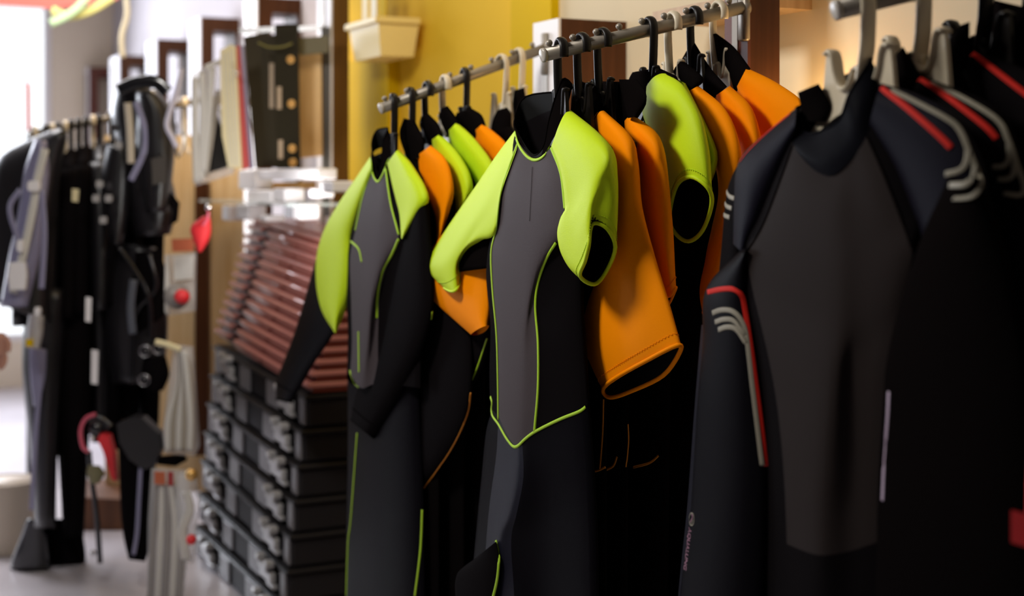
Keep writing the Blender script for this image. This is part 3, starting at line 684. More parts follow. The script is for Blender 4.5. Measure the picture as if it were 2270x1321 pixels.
L_ = shoulder_suit('L', 'orange shoulder wetsuit fifth from the tip before the yellow wall', .27, ORANGE, [(1050, 292), (1056, 325), (1095, 380), (1110, 520)], [(1070, 274), (1095, 292), (1130, 340), (1150, 520)],
    collL=[(1012, 250), (1010, 275), (1050, 310)], collR=[(1045, 240), (1068, 255), (1078, 280)], tor=([(1040, 330), (950, 480), (930, 800), (930, 1450)], [(1080, 330), (1115, 500), (1115, 800), (1115, 1450)]))
for key, lab, off, x, col in (('M', 'plain black wetsuit sixth from the tip before the yellow wall', .16, 1110, 244), ('X', 'plain black wetsuit nearest the white faced upright', .10, 1148, 200)):
    s = Suit(key, lab, off, g2)
    s.tube('torso', [(x-25, 290), (x-60, 330), (x-110, 480), (x-120, 1450)], [(x+22, 280), (x+60, 320), (x+80, 480), (x+80, 1450)], .022, BLACKF)
    s.tube('collar', [(x-8, col), (x-20, 270), (x-25, 300)], [(x+14, col-6), (x+24, 255), (x+22, 290)], .014, BLACKF, rows=12, capt=True)

# ---------------------------------------------------------------- rail 3 suits (black, red and silver stripes)
Ns = Suit('N', 'black wetsuit with charcoal chest and red and silver sleeve stripes', .47, g3)
n0 = [(1757, 318, .034), (1722, 418, .036), (1690, 500, .036), (1657, 556, .036), (1668, 640, .036), (1692, 740, .038), (1715, 850, .038), (1730, 960, .038), (1740, 1092, .036), (1745, 1250, .03), (1745, 1450, .03)]
n1 = [(1838, 388, .042), (1836, 460, .050), (1832, 560, .052), (1830, 700, .054), (1836, 800, .060), (1830, 920, .064), (1822, 1050, .064), (1815, 1180, .06), (1812, 1450, .055)]
n2 = [(1880, 360, .040), (1896, 460, .046), (1905, 560, .048), (1905, 700, .046), (1890, 800, .044), (1890, 920, .042), (1890, 1050, .04), (1885, 1180, .04), (1885, 1450, .04)]
n3 = [(1922, 300, .034), (1960, 385, .036), (2000, 490, .036), (2022, 556, .036), (1995, 690, .032), (1968, 790, .034), (1958, 900, .032), (1948, 1050, .030), (1944, 1180, .03), (1944, 1450, .03)]
n4 = [(1950, 200, .0), (2040, 400, .0), (2060, 700, .0), (2060, 1450, .0)]
n5 = [(1930, 190, -.03), (2000, 420, -.03), (2010, 700, -.03), (2010, 1450, -.03)]
n6 = [(1780, 230, -.03), (1720, 420, -.03), (1700, 700, -.03), (1720, 1450, -.03)]
n7 = [(1762, 250, .005), (1715, 400, .005), (1660, 530, .01), (1652, 640, .01), (1668, 760, .01), (1690, 1000, .01), (1700, 1450, .01)]
G = grid([Ns.c(x) for x in (n0, n1, n2, n3, n4, n5, n6, n7)], True, 60, 5)
Ns.add(gmesh('chest_panel', G, True, DGREY, Ns.t, 0, 15, 0, 48)); Ns.add(gmesh('torso', G, True, BLACK, Ns.t, 15, 40))
Ns.add(gmesh('lower_front', G, True, BLACK, Ns.t, 0, 15, 48, 60))
# far shoulder and sleeve
Ns.tube('shoulder', [(1766, 238), (1705, 288), (1655, 333), (1635, 362), (1628, 420), (1625, 540)], [(1757, 318), (1722, 418), (1690, 500), (1664, 550), (1660, 560), (1658, 572)], .026, NAVY, rows=26, o=.008)
Ns.tube('upper_arm', [(1650, 345), (1620, 395), (1608, 450), (1598, 560), (1590, 640)], [(1660, 370), (1650, 450), (1650, 520), (1655, 580), (1650, 650)], .02, BLACK, rows=24, o=-.02)
Ns.tube('forearm', [(1648, 548, .01), (1590, 600), (1565, 640), (1567, 690), (1560, 740), (1545, 900), (1530, 1140), (1506, 1320), (1500, 1400)],
        [(1660, 560), (1662, 600), (1672, 680), (1690, 800), (1700, 930), (1706, 1060), (1700, 1200), (1690, 1400)], .026, MATS['soft_black_neoprene'], rows=46, o=.014, capt=True, sub=6)
Ns.tube('leg', [(1555, 720), (1540, 900), (1522, 1140), (1503, 1321), (1500, 1450)], [(1600, 720), (1600, 900), (1600, 1140), (1600, 1450)], .02, NAVY, rows=26, o=-.02)
# near shoulder, sleeve hanging in front of the frame edge
Ns.tube('shoulder', [(1922, 300), (1960, 385), (2000, 490), (2024, 560), (2010, 620)], [(1952, 184), (2035, 210), (2112, 254), (2162, 322), (2188, 405), (2200, 640)], .026, NAVY, rows=30, o=.008, tf=(0, -6))
Ns.tube('forearm', [(2100, 395), (2062, 480), (2026, 570), (1990, 690), (1957, 780), (1962, 840), (1974, 880), (1958, 1040), (1944, 1200), (1940, 1450)],
        [(2180, 395), (2220, 520), (2260, 700), (2290, 900), (2300, 1200), (2300, 1450)], .024, BLACKF, rows=40, o=.034, capt=True)
bt = [(1755, 285, .016), (1775, 350, .036), (1838, 390, .044), (1895, 345, .040), (1926, 300, .030), (1950, 200, .0), (1930, 160, -.035), (1790, 225, -.035)]
tp = [(1762, 270, .012), (1790, 296, .026), (1826, 288, .032), (1862, 262, .034), (1884, 205, .030), (1930, 132, -.004), (1905, 150, -.035), (1815, 208, -.035)]
md = [(1750, 285, .014), (1768, 330, .038), (1822, 352, .046), (1880, 318, .042), (1905, 250, .034), (1942, 165, -.002), (1915, 150, -.035), (1800, 215, -.035)]
Ns.collar('collar', bt, tp, mat('collar_black', (.004, .004, .006), .5, spec=.01), mid=md)
Ns.tube('collar_zip_flap', [(1768, 205, .01), (1775, 240), (1772, 268)], [(1815, 185, .01), (1842, 235), (1830, 270)], .008, BLACKF, rows=10, capt=True, o=.0)
Ns.pipe('seam', [(1757, 322), (1722, 420), (1690, 500), (1657, 556)], .0018, BLACKF); Ns.pipe('seam', [(1922, 302), (1960, 388), (2000, 490), (2022, 552)], .0018, BLACKF)
def pr(s, pts, r, m, nm='printed_stripe', step=60): s.pipe(nm, pts, r, m, flat=.12, lift=.0012, step=step, sides=8)
pr(Ns, [(1569, 648), (1600, 641), (1628, 641), (1645, 655), (1652, 685), (1665, 770), (1680, 880), (1690, 960), (1698, 1033)], .0046, RED, step=90)
for a in ([(1580, 694), (1600, 687), (1625, 690), (1645, 712), (1656, 750), (1668, 850), (1680, 950), (1690, 1032)], [(1586, 714), (1606, 708), (1628, 712), (1650, 742)], [(1593, 731), (1612, 725), (1632, 730), (1653, 760)]):
    pr(Ns, a, .0044, SILVER, step=80)
for dy in (0, 22, 42): pr(Ns, [(1611-dy*.25, 424+dy), (1617-dy*.25, 435+dy), (1628-dy*.25, 440+dy)], .0042, SILVER)
pr(Ns, [(1752, 252), (1705, 291), (1662, 332), (1641, 358)], .0022, RED)
pr(Ns, [(1953, 196), (2000, 230), (2050, 272), (2090, 308), (2109, 328)], .0046, RED)
pr(Ns, [(1976, 200), (2030, 226), (2100, 264), (2128, 290), (2150, 340), (2168, 385), (2172, 410), (2160, 432), (2138, 438), (2115, 439)], .0040, SILVER, step=110)
pr(Ns, [(2146, 330), (2142, 360), (2128, 378), (2096, 386)], .0042, SILVER); pr(Ns, [(2160, 365), (2156, 392), (2140, 408), (2105, 411)], .0042, SILVER)
pr(Ns, [(1971, 868), (1968, 930), (1961, 1020), (1957, 1110)], .0040, mat('pale_lilac_print', (.42, .32, .42), .4))
# emblem and lettering printed down the sleeve edge
em = [(1534+5.5*math.cos(a), 1151+14*math.sin(a)) for a in [i*math.pi/10 for i in range(21)]]
pr(Ns, em, .0011, SILVER, 'emblem_ring', 60)
pr(Ns, [(1531, 1158), (1536, 1146), (1534, 1140)], .0010, PURP, 'emblem_mark'); pr(Ns, [(1533, 1162), (1537, 1152)], .0010, SILVER, 'emblem_mark')
tx = bpy.data.curves.new('t', 'FONT'); tx.body = 'AQUALUNG'; tx.size = 1; tx.shear = .3
txo = bpy.data.objects.new('t', tx); COL.objects.link(txo)
dg = bpy.context.evaluated_depsgraph_get(); tme = bpy.data.meshes.new_from_object(txo.evaluated_get(dg))
COL.objects.unlink(txo); bpy.data.objects.remove(txo)
wd = max(v.co.x for v in tme.vertices); vv = []; Oc = Vector((0, 0, CZ)); Ns.snap([(1530, 1150), (1531, 1160)], 0, 2)
ok = True
for v in tme.vertices:
    t_ = v.co.x/wd; px = 1527-12*t_+ v.co.y*9; py = 1168+96*t_ + 1.5*v.co.y
    d = (PD(px, py, 1)-Oc).normalized(); h = Ns.bvh.ray_cast(Oc, d)
    vv.append((h[0] if h[0] is not None else P(px, py, Ns.off))-d*.0015)
if ok: mk('lettering', vv, [tuple(p.vertices) for p in tme.polygons], PURP, Ns.t, smooth=False)

for key, lab, off, dx, dy, x0 in (('O', 'black wetsuit with red stripe second on the near rail arm', .39, 92, -18, 0), ('Q', 'black wetsuit with red stripe third on the near rail arm', .31, 210, -74, 0)):
    s = Suit(key, lab, off, g3)
    S = lambda pts: [(x+dx, y+dy)+tuple(r) for x, y, *r in pts]
    s.tube('shoulder', S([(1915, 250), (1960, 385), (2000, 490), (2024, 800), (2024, 1500)]), S([(1950, 184), (2035, 210), (2112, 254), (2162, 322), (2190, 500), (2200, 900), (2200, 1500)]), .026, BLACK, rows=34)
    s.tube('torso', S([(1900, 250), (1850, 400), (1830, 800), (1830, 1500)]), S([(1940, 240), (2000, 400), (2000, 800), (2000, 1500)]), .026, BLACKF, o=-.02)
    if key == 'O': s.tube('collar', [(2000, 105), (1968, 150), (1965, 230), (1990, 330)], [(2002, 103), (2030, 150), (2038, 178), (2060, 300)], .022, BLACKF, rows=16, capt=True)
    else: s.tube('collar', [(2130, 55), (2070, 130), (2040, 180), (2060, 280)], [(2150, 48), (2150, 110), (2160, 125), (2200, 240)], .022, BLACKF, rows=16, capt=True)
    if key == 'O':
        pr(s, [(2038, 176), (2090, 208), (2150, 252), (2190, 285), (2210, 308)], .0046, RED)
        pr(s, [(2060, 185), (2130, 215), (2210, 265), (2235, 310), (2255, 370), (2268, 410), (2262, 432), (2225, 428)], .004, SILVER, step=90)
        pr(s, [(2236, 320), (2236, 352), (2224, 368), (2200, 370)], .0036, SILVER); pr(s, [(2248, 350), (2246, 385), (2232, 397), (2212, 398)], .0036, SILVER)
    else:
        pr(s, [(2155, 120), (2200, 152), (2250, 190), (2290, 220)], .0046, RED)
s = Suit('R', 'plain black wetsuit deepest on the near rail arm at the picture edge', .23, g3)
s.t['label'] = 'plain black wetsuit deepest on the near rail arm'
s.tube('torso', [(2235, 60), (2180, 200), (2120, 500), (2110, 1500)], [(2400, 60), (2450, 300), (2460, 1500)], .026, BLACKF)
s.tube('collar', [(2205, 0), (2200, 60), (2200, 130)], [(2290, 20), (2300, 60), (2330, 130)], .02, BLACKF, rows=10, capt=True)
tg = thing('swing_tag', P(2255, 1165, .53), 'small red tag hanging in front of the black striped suits', 'tag')
mk('card', *fbox(P(2262, 1165, .54), -.014, .06, -.002, .002, -.024, .016), mat('deep_red_card', (.25, .006, .006), .6, spec=.1), tg, smooth=False)
mk('string', *sweep([P(2275, 1150, .54), P(2278, 1080, .54), P(2285, 900, .54)], .001, 6), BRIGHTR, tg)

#PART2
# ================================================================ crates in front of the brown upright
CO = .42
cz0 = P(632, 400, CO); cz0.z = 0
def tilt(vf, k, O):     # near end of a crate sags a little
    return [Vector((v.x, v.y, v.z+k*(v-O).dot(U)*-1)) for v in vf[0]], vf[1]
CH = .1225
def px_u(px): return (P(px, 400, CO)-P(632, 400, CO)).dot(U)
LN = 1.28
for i in range(7):
    O = cz0+N*(-.012*i)+U*(.006*i)+ZV*(CH*i)
    ordn = ['bottom', 'second', 'third', 'fourth', 'fifth', 'sixth', 'top'][i]
    c = thing('storage_crate', O, ('lowest long black crate with grey clips resting on the floor' if i == 0 else
              'topmost long black crate with grey clips, directly under the red trays' if i == 6 else
              '%s long black crate from the floor with grey clips' % ordn), 'crate', 'black storage crates in the stack')
    T = lambda vf: tilt(vf, .03*min(1, i/2), O)
    mk('body', *T(fbox(O, -LN, 0, -.55, 0, .004, CH-.022, bev=.006)), CRATEB, c, smooth=False)
    mk('rim', *T(join([fbox(O, -LN-.012, .012, -.562, .014, CH-.022, CH-.008, bev=.003), fbox(O, -LN, 0, -.55, .0, CH-.010, CH-.001)])), CRATEB, c, smooth=False)
    mk('recess', *T(fbox(O, -.70, -.50, -.01, .0025, .010, CH-.024)), CRATEBD, c, smooth=False)  # dark patch painting the shade inside the handle opening
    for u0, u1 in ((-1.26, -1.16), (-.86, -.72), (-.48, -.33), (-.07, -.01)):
        mk('side_rib', *T(fbox(O, u0, u1, 0, .012, .006, CH-.022, bev=.004)), mat('window_lit_rib_plastic', (.13, .122, .13), .4), c, smooth=False)  # lighter than the body: window light painted onto the outer face
    for u in (-1.02, -.20):
        cl = mk('clip', *T(join([fbox(O, u-.075, u+.075, .006, .030, CH*.26, CH*.60, bev=.006), fbox(O, u-.06, u+.05, .006, .040, CH*.56, CH*.78, bev=.006), fbox(O, u+.0, u+.09, .006, .026, CH*.14, CH*.28, bev=.004)])), CLIPM, c, smooth=False)
        mk('clip_prong', *T(fbox(O, u-.075, u-.035, .012, .046, CH*.76, CH*.95, bev=.005)), CLIPM, cl, smooth=False)
        mk('clip_prong', *T(fbox(O, u+.035, u+.075, .012, .046, CH*.76, CH*.95, bev=.005)), CLIPM, cl, smooth=False)
TH = .0405; z0 = CH*7+.002
for i in range(12):
    O = cz0+ZV*(z0+TH*i)+N*(-.085-.0118*i)+U*(.045+.004*i)
    c = thing('storage_tray', O, ('lowest brick red plastic tray lying on the black crates' if i == 0 else
              'topmost brick red plastic tray with its flat lid showing' if i == 11 else
              'brick red plastic tray, %s from the top of the leaning stack' % ['', 'eleventh', 'tenth', 'ninth', 'eighth', 'seventh', 'sixth', 'fifth', 'fourth', 'third', 'second'][i]), 'tray', 'red trays in the leaning stack')
    T = lambda vf: tilt(vf, .055, O)
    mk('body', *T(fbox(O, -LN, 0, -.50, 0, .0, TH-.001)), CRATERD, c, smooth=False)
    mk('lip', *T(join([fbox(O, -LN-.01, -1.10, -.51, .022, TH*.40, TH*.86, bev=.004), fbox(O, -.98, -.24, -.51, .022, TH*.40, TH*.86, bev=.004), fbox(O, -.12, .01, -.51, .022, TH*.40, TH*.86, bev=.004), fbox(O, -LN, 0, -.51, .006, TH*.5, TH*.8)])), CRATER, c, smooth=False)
    for u0 in (-1.10, -.24): mk('notch', *T(fbox(O, u0+.002, u0+.115, -.004, .016, TH*.38, TH*.90)), CRATEBD, c, smooth=False)  # near-black block painting the shade in the lip gap
    mk('panel', *T(fbox(O, -.97, -.62, 0, .014, TH*.02, TH*.32)), CRATER, c, smooth=False)
    mk('panel', *T(fbox(O, -.58, -.25, 0, .014, TH*.02, TH*.32)), CRATER, c, smooth=False)
    mk('latch', *T(fbox(O, -1.095, -1.05, -.01, .026, TH*.55, TH*1.1, bev=.004)), CRATER, c, smooth=False)
    mk('latch', *T(fbox(O, -.235, -.185, -.01, .026, TH*.55, TH*1.1, bev=.004)), CRATER, c, smooth=False)
    if i == 11:
        mk('lid', *T(join([fbox(O, -LN+.01, -.01, -.49, .0, TH-.001, TH+.016, bev=.006), fbox(O, -LN+.06, -.05, -.45, -.05, TH+.012, TH+.026, bev=.006)])), CRATER, c, smooth=False)

# ================================================================ far left rail
def flat_suit(px, yaw, label, m, ln=1.42, wd=.42, hz=0, group='dark suits on the far rail arm', strip=None):
    c = onrail(R4, px); A = U*math.cos(yaw)+N*math.sin(yaw); B = N*math.cos(yaw)-U*math.sin(yaw)
    W = lambda u, n, z: c+A*u+B*n+ZV*z
    t = thing('hanging_suit', W(0, 0, -ln-.1), label, 'wetsuit', group)
    def tb(name, st, m, rows=18):     # st: (z, u0, u1, thick)
        C = []
        for k in range(8):
            a = 2*math.pi*k/8
            C.append([W((u0+u1)/2+(u1-u0)/2*math.cos(a), math.sin(a)*th, z) for z, u0, u1, th in st])
        return gmesh(name, grid(C, True, rows, 2), True, m, t, captop=True, capbot=True)
    h = wd/2
    tb('torso', [(-.10, -.05, .05, .03), (-.13, -.10, .10, .04), (-.19, -h*.9, h*.9, .05), (-.35, -h*.8, h*.8, .055), (-.60, -h*.65, h*.65, .05), (-.80, -h*.75, h*.75, .05)], m, 24)
    for s in (-1, 1):
        a, b = sorted((s*.01, s*h*.75)); q = sorted((s*.03, s*h*.55))
        tb('trouser_leg', [(-.78, a, b, .05), (-1.05, a, b*.9 if s > 0 else b, .045), (-ln, q[0], q[1], .035)], m, 14)
        p = sorted((s*h*.72, s*(h+.02))); r = sorted((s*h*.95, s*(h+.10)))
        tb('sleeve', [(-.18, *p, .045), (-.32, *sorted((s*h*.85, s*(h+.07))), .045), (-.78, *r, .03)], m, 14)
    if strip:
        mk('reflective_strip', *sweep([W(h*.3, .056, -.25), W(h*.35, .058, -.55), W(h*.3, .056, -.8)], .008, 6, flat=(B, .3)), strip, t)
    return t
spec = [(100, .5, 'narrow black suit nearest the rail tip by the bright window', GEAR, None), (128, .3, 'black suit with faint grey strip, second from the rail tip by the window', GEAR, LILACG),
        (158, .2, 'matt black suit third from the rail tip by the window', BLACK, None), (190, .25, 'black suit fourth from the rail tip, beside the grey striped one', BLACK, LILACG),
        (220, .15, 'black suit fifth from the rail tip by the window', GEAR, None), (250, .2, 'black suit sixth from the rail tip, partly behind the bulky gear', BLACK, None),
        (285, .1, 'black suit seventh from the rail tip, behind the buoyancy vest', BLACK, None), (330, .1, 'black suit hanging nearest the rail base behind the gear', BLACK, None)]
for k, (px, yw, lab, m, st) in enumerate(spec):
    flat_suit(px, yw, lab, m, strip=st, ln=1.30+.05*(k % 3))
for k, (px, wh) in enumerate([(78, 1), (100, 0), (116, 1), (128, 0), (145, 1), (158, 0), (174, 0), (190, 0), (206, 1), (220, 0), (250, 0), (268, 0), (285, 0), (310, 1), (330, 0), (355, 0), (385, 0), (410, 1)]):
    hanger(R4, px, wh, ['ivory', 'black'][1-wh]+' hanger on the far rail arm, '+['first', 'second', 'third', 'fourth', 'fifth', 'sixth', 'seventh', 'eighth', 'ninth', 'tenth', 'eleventh', 'twelfth', 'thirteenth', 'fourteenth', 'fifteenth', 'sixteenth', 'seventeenth', 'last'][k]+' counted from its tip', 1 if k % 3 else -1, .1, group='hangers on the far rail arm')

def bl(name, L, R, D, t, m, par, rows=20, o=0, cap=True, sub=3):
    n = 6; l = resample([Vector((*p, 0)) for p in L], n); r = resample([Vector((*p, 0)) for p in R], n); C = [[] for _ in range(8)]
    for i in range(n+1):
        for k in range(8):
            a = math.pi*2*k/8; q = .5-.5*math.cos(a); m_ = l[i].lerp(r[i], q)
            C[k].append(PD(m_.x, m_.y, D-math.sin(a)*t+o))
    # keep ring order l -> front -> r -> back
    return gmesh(name, grid(C, True, rows, sub), True, m, par, captop=cap, capbot=cap)
def ln(name, pts, D, r, m, par, flat=None, sides=8, step=24):
    p = resample([Vector((*q, 0)) for q in pts], step)
    w3 = [PD(q.x, q.y, D(i/step) if callable(D) else D) for i, q in enumerate(p)]
    return mk(name, *sweep(w3, r, sides, flat=flat), m, par)
def sb(name, poly, D, th, m, par, smooth=False): return mk(name, *slab(poly, D, th), m, par, smooth=smooth)
FR = (Vector((0, 1, 0)), .2)

# dressed mannequin at the window end
mn = thing('mannequin', PD(95, 1240, 5.98), 'mannequin in a shiny grey vest, black trousers and black boots by the window', 'mannequin')
bl('jacket', [(128, 282), (40, 322), (-10, 360), (-30, 500), (-30, 660)], [(150, 300), (130, 400), (118, 500), (112, 600), (110, 720)], 5.6, .10, GEAR, mn)
bl('vest_panel', [(78, 308), (52, 380), (40, 470), (20, 560), (0, 680)], [(104, 312), (110, 390), (98, 470), (90, 560), (62, 680)], 5.50, .05, LILACG, mn, o=-.02)
bl('trouser_leg', [(62, 640), (48, 800), (66, 1000), (76, 1170)], [(150, 640), (138, 800), (128, 1000), (124, 1170)], 5.75, .09, GEAR, mn)
bl('trouser_leg', [(110, 640), (112, 800), (128, 1000), (140, 1190)], [(200, 640), (205, 800), (196, 1000), (186, 1190)], 5.85, .09, BLACK, mn)
ln('reflective_piping', [(75, 760), (88, 840), (80, 950), (70, 1130)], 5.62, .010, LILACG, mn, flat=FR)
bl('knee_panel', [(64, 765), (66, 830), (74, 900)], [(104, 775), (100, 840), (84, 900)], 5.64, .02, LILACG, mn)
for x0, x1, D in ((22, 112, 5.86), (62, 190, 5.95)):
    yf = 400+1.6*F/D
    bl('boot', [(x0+35, 1150), (x0+20, 1195), (x0+3, yf-22), (x0, yf-1)], [(x1-8, 1150), (x1-4, 1195), (x1, yf-22), (x1, yf-1)], D, .06, GLOSSB if x0 < 50 else BLACK, mn)
for pts, r in (([(100, 330), (82, 400), (75, 450), (52, 560), (28, 650)], .016), ([(92, 420), (98, 520), (92, 640)], .012), ([(45, 420), (22, 460), (36, 520), (50, 560)], .010)):
    ln('webbing', pts, 5.41, r, LILACG if r < .016 else STRAPW, mn, flat=FR)
for x, y, w_, h_ in ((74, 412, 28, 22), (44, 545, 16, 26), (38, 612, 40, 60), (82, 690, 14, 18)):
    sb('buckle', [(x-w_/2+3, y-h_/2), (x+w_/2-3, y-h_/2), (x+w_/2, y), (x+w_/2-3, y+h_/2), (x-w_/2+3, y+h_/2), (x-w_/2, y)], 5.38, .02, WHITEP, mn)
bl('belt_pouch', [(64, 695), (60, 730), (58, 770)], [(98, 700), (96, 735), (88, 775)], 5.5, .04, mat('pale_grey_nylon', (.45, .43, .44), .5), mn)
sb('yellow_tab', [(57, 752), (72, 752), (72, 768), (57, 768)], 5.44, .01, YELLOW, mn)
# hand at hip height
bl('palm', [(-16, 735), (-18, 765), (-8, 790)], [(12, 738), (16, 762), (10, 788)], 5.4, .02, SKIN, mn, rows=8)
for k in range(4):
    ln('finger', [(8-k*6, 776), (12-k*6, 796-k*1), (6-k*6, 812-k*2), (0-k*5, 816-k*3)], 5.39+.004*k, .009-.0008*k, SKIN, mn, step=10)
ln('thumb', [(12, 745), (20, 762), (18, 780)], 5.37, .009, SKIN, mn, step=8)

# bulky buoyancy vests
bv = thing('buoyancy_vest', PD(320, 530, 5.7), 'bulky black buoyancy vest with pale strap hanging high beside the bagged straps', 'dive gear')
bl('back_cushion', [(300, 205), (302, 250), (300, 330), (312, 400), (322, 470)], [(345, 198), (372, 225), (388, 300), (384, 380), (372, 470)], 5.62, .09, GEAR, bv)
bl('bladder', [(255, 195), (245, 260), (265, 340), (275, 430), (300, 525)], [(330, 178), (350, 260), (360, 340), (392, 440), (378, 520)], 5.75, .11, GEAR, bv)
bl('side_wing', [(238, 320), (222, 400), (232, 480), (245, 540)], [(290, 330), (292, 400), (285, 480), (272, 545)], 5.7, .07, GEAR, bv)
ln('shoulder_strap', [(262, 200), (300, 184), (345, 182), (372, 205)], 5.55, .026, GLOSSB, bv, flat=FR)
ln('webbing', [(283, 228), (288, 290), (290, 362)], 5.52, .014, mat('cream_webbing', (.55, .48, .38), .6), bv, flat=FR)
ln('webbing', [(302, 225), (322, 290), (318, 340), (290, 400)], 5.54, .012, LILACG, bv, flat=FR)
ln('inflator_hose', [(402, 152), (394, 195), (384, 225), (370, 275), (382, 305), (392, 326)], 5.45, .011, mat('glossy_pale_tube', (.62, .60, .74), .2, spec=.8), bv)
sb('printed_patch', [(335, 352), (368, 345), (366, 405), (338, 410)], 5.5, .006, mat('worn_grey_print', (.05, .042, .036), .6), bv)
for x, y in ((254, 283), (262, 322), (220, 408), (242, 412), (212, 440), (240, 440), (228, 488)):
    sb('buckle', [(x-6, y-8), (x+6, y-8), (x+8, y), (x+6, y+8), (x-6, y+8), (x-8, y)], 5.5, .015, CHROME if y in (283, 412) else CLIPM, bv)
sb('dorsal_fin_flap', [(372, 420), (396, 450), (392, 490), (376, 500), (382, 468), (366, 440)], 5.6, .02, BLACK, bv)
b2 = thing('buoyancy_vest', PD(310, 860, 5.8), 'second black buoyancy vest hanging lower, with gauges at its hem', 'dive gear')
bl('bladder', [(262, 540), (240, 620), (232, 740), (248, 850)], [(345, 548), (368, 600), (372, 740), (360, 850)], 5.85, .10, GEAR, b2)
bl('pocket', [(300, 560), (296, 640), (305, 740)], [(350, 552), (368, 600), (364, 700)], 5.74, .05, BLACK, b2)
ln('hose', [(262, 545), (300, 600), (330, 660), (336, 760)], 5.66, .010, GLOSSB, b2); ln('hose', [(330, 560), (345, 640), (300, 700), (290, 850)], 5.68, .010, GLOSSB, b2)
ln('webbing', [(296, 620), (290, 680), (294, 740)], 5.64, .016, mat('dull_blue_grey_webbing', (.10, .11, .14), .5), b2, flat=FR)
for x, y in ((322, 778), (352, 772), (320, 842)):
    p = PD(x, y, 5.6); mk('gauge', *sweep([p, p+Vector((0, .03, 0))], .024, 16), GLOSSB, b2); mk('gauge_ring', *sweep([p+Vector((math.cos(a)*.022, -.002, math.sin(a)*.022)) for a in [i*math.pi/8 for i in range(16)]], .002, 6, closed=True), CHROME, b2)
bl('weight_pouch', [(318, 790), (312, 830), (322, 866)], [(368, 790), (376, 830), (362, 866)], 5.65, .05, BLACK, b2)
for x0, y0, x1, y1, lab in ((190, 658, 203, 714, 'pale lilac paper tag hanging among the dark suits'), (203, 775, 218, 852, 'longer white paper tag hanging below the dark suits'), (160, 418, 175, 448, 'short cream tag pinned to a dark suit')):
    o = mk('price_tag', *slab([(x0, y0), (x1, y0+2), (x1-2, y1), (x0-1, y1-2)], 5.55, .002), WHITEP if x0 != 160 else CREAM, smooth=False); tag(o, lab, 'tag')

# pot by the window
pot = thing('waste_bin', PD(15, 1222, 6.15), 'beige plastic bin standing on the pale floor by the window', 'bin')
pc = PD(15, 1222, 6.15); pc.z = 0.002
mk('body', *join([sweep([pc, pc+ZV*.30], lambda s: .105+.025*s, 28, cap=False), sweep([pc+ZV*.30, pc+ZV*.01], lambda s: .125-.025*s, 28)]), BEIGE, pot)
mk('rim', *sweep([pc+ZV*.30+Vector((math.cos(a), math.sin(a), 0))*.13 for a in [i*math.pi/14 for i in range(28)]], .006, 8, closed=True), BEIGE, pot)

# lower hanging gear
ms = thing('dive_mask', PD(200, 1000, 5.6), 'pink and red rubber dive mask hanging low on the far rack', 'mask')
ln('strap', [(212, 918), (190, 928), (179, 955), (184, 990), (197, 1002)], 5.6, .013, PINK, ms, flat=(Vector((1, 0, 0)), .6))
sb('skirt', [(222, 962), (240, 966), (252, 1010), (256, 1068), (246, 1060), (228, 1000), (216, 975)], 5.6, .05, BRIGHTR, ms)
ln('frame', [(196, 930), (220, 925), (245, 945)], 5.62, .014, GLOSSB, ms); mk('lens', *ball(PD(212, 950, 5.6), .03, 14, 10, (1, .6, .9)), GLOSSB, ms)
mk('clip', *ball(PD(205, 972, 5.55), .012), CHROME, ms)
sn = thing('snorkel', PD(222, 1252, 5.65), 'thin black snorkel with chrome end hanging under the pink mask', 'snorkel')
ln('tube', [(197, 1000), (203, 1060), (214, 1140), (222, 1248)], 5.6, .011, GLOSSB, sn); bl('mouthpiece', [(196, 1030), (192, 1050), (200, 1072)], [(222, 1032), (232, 1050), (220, 1072)], 5.58, .02, mat('olive_rubber', (.20, .18, .09), .5), sn)
mk('end_ring', *ball(PD(206, 1226, 5.58), .013), CHROME, sn)
kb = thing('fin_bag', PD(300, 1240, 5.5), 'black fin bag with a broad angular top hanging near the floor', 'bag')
sb('hood', [(258, 940), (292, 924), (314, 926), (352, 962), (356, 996), (342, 1034), (318, 1042), (285, 1018), (264, 980)], 5.43, .07, GEAR, kb)
bl('body', [(262, 980), (266, 1100), (272, 1180), (285, 1240)], [(345, 1030), (342, 1120), (335, 1200), (322, 1245)], 5.52, .06, BLACK, kb)
ln('zip', [(312, 1035), (308, 1110), (304, 1180), (296, 1230)], 5.44, .008, LILACG, kb, flat=FR)
sb('foot_flap', [(345, 1015), (400, 1010), (412, 1022), (390, 1034), (350, 1030)], 5.44, .04, BLACK, kb)
pl = mk('wooden_plinth', *slab([(140, 1100), (330, 1110), (330, 1180), (140, 1176)], 6.5, .4), mat('reddish_plinth_wood', (.16, .06, .02), .5, wood=(.1, .035, .012), vscale=3), smooth=False)
for v in pl.data.vertices:
    if v.co.z < .06: v.co.z = -pl.location.z+0.001 if v.co.z+pl.location.z < .16 else v.co.z
tag(pl, 'low brown wooden plinth on the floor under the hanging gear', 'plinth')
bd = mk('amber_board', *slab([(232, 300), (540, 300), (540, 1090), (232, 1090)], 6.78, .02), mat('pale_amber_panel', (.80, .60, .34), .55, wood=(.66, .44, .2), vscale=3), smooth=False); tag(bd, 'tall pale amber wooden panel behind the hanging gear', 'panel')
bp = thing('panel_batten', PD(450, 500, 6.7), 'narrow dark brown batten in front of the amber panel', 'batten'); sb('batten', [(432, 405), (462, 405), (462, 1010), (432, 1010)], 6.7, .05, WOODD, bp)
gear_fill = area('gear_fill_light', PD(430, -40, 6.0), PD(420, 600, 6.75), .3, .1, 6, (1, .72, .4))  # unseen light added over the gear rack

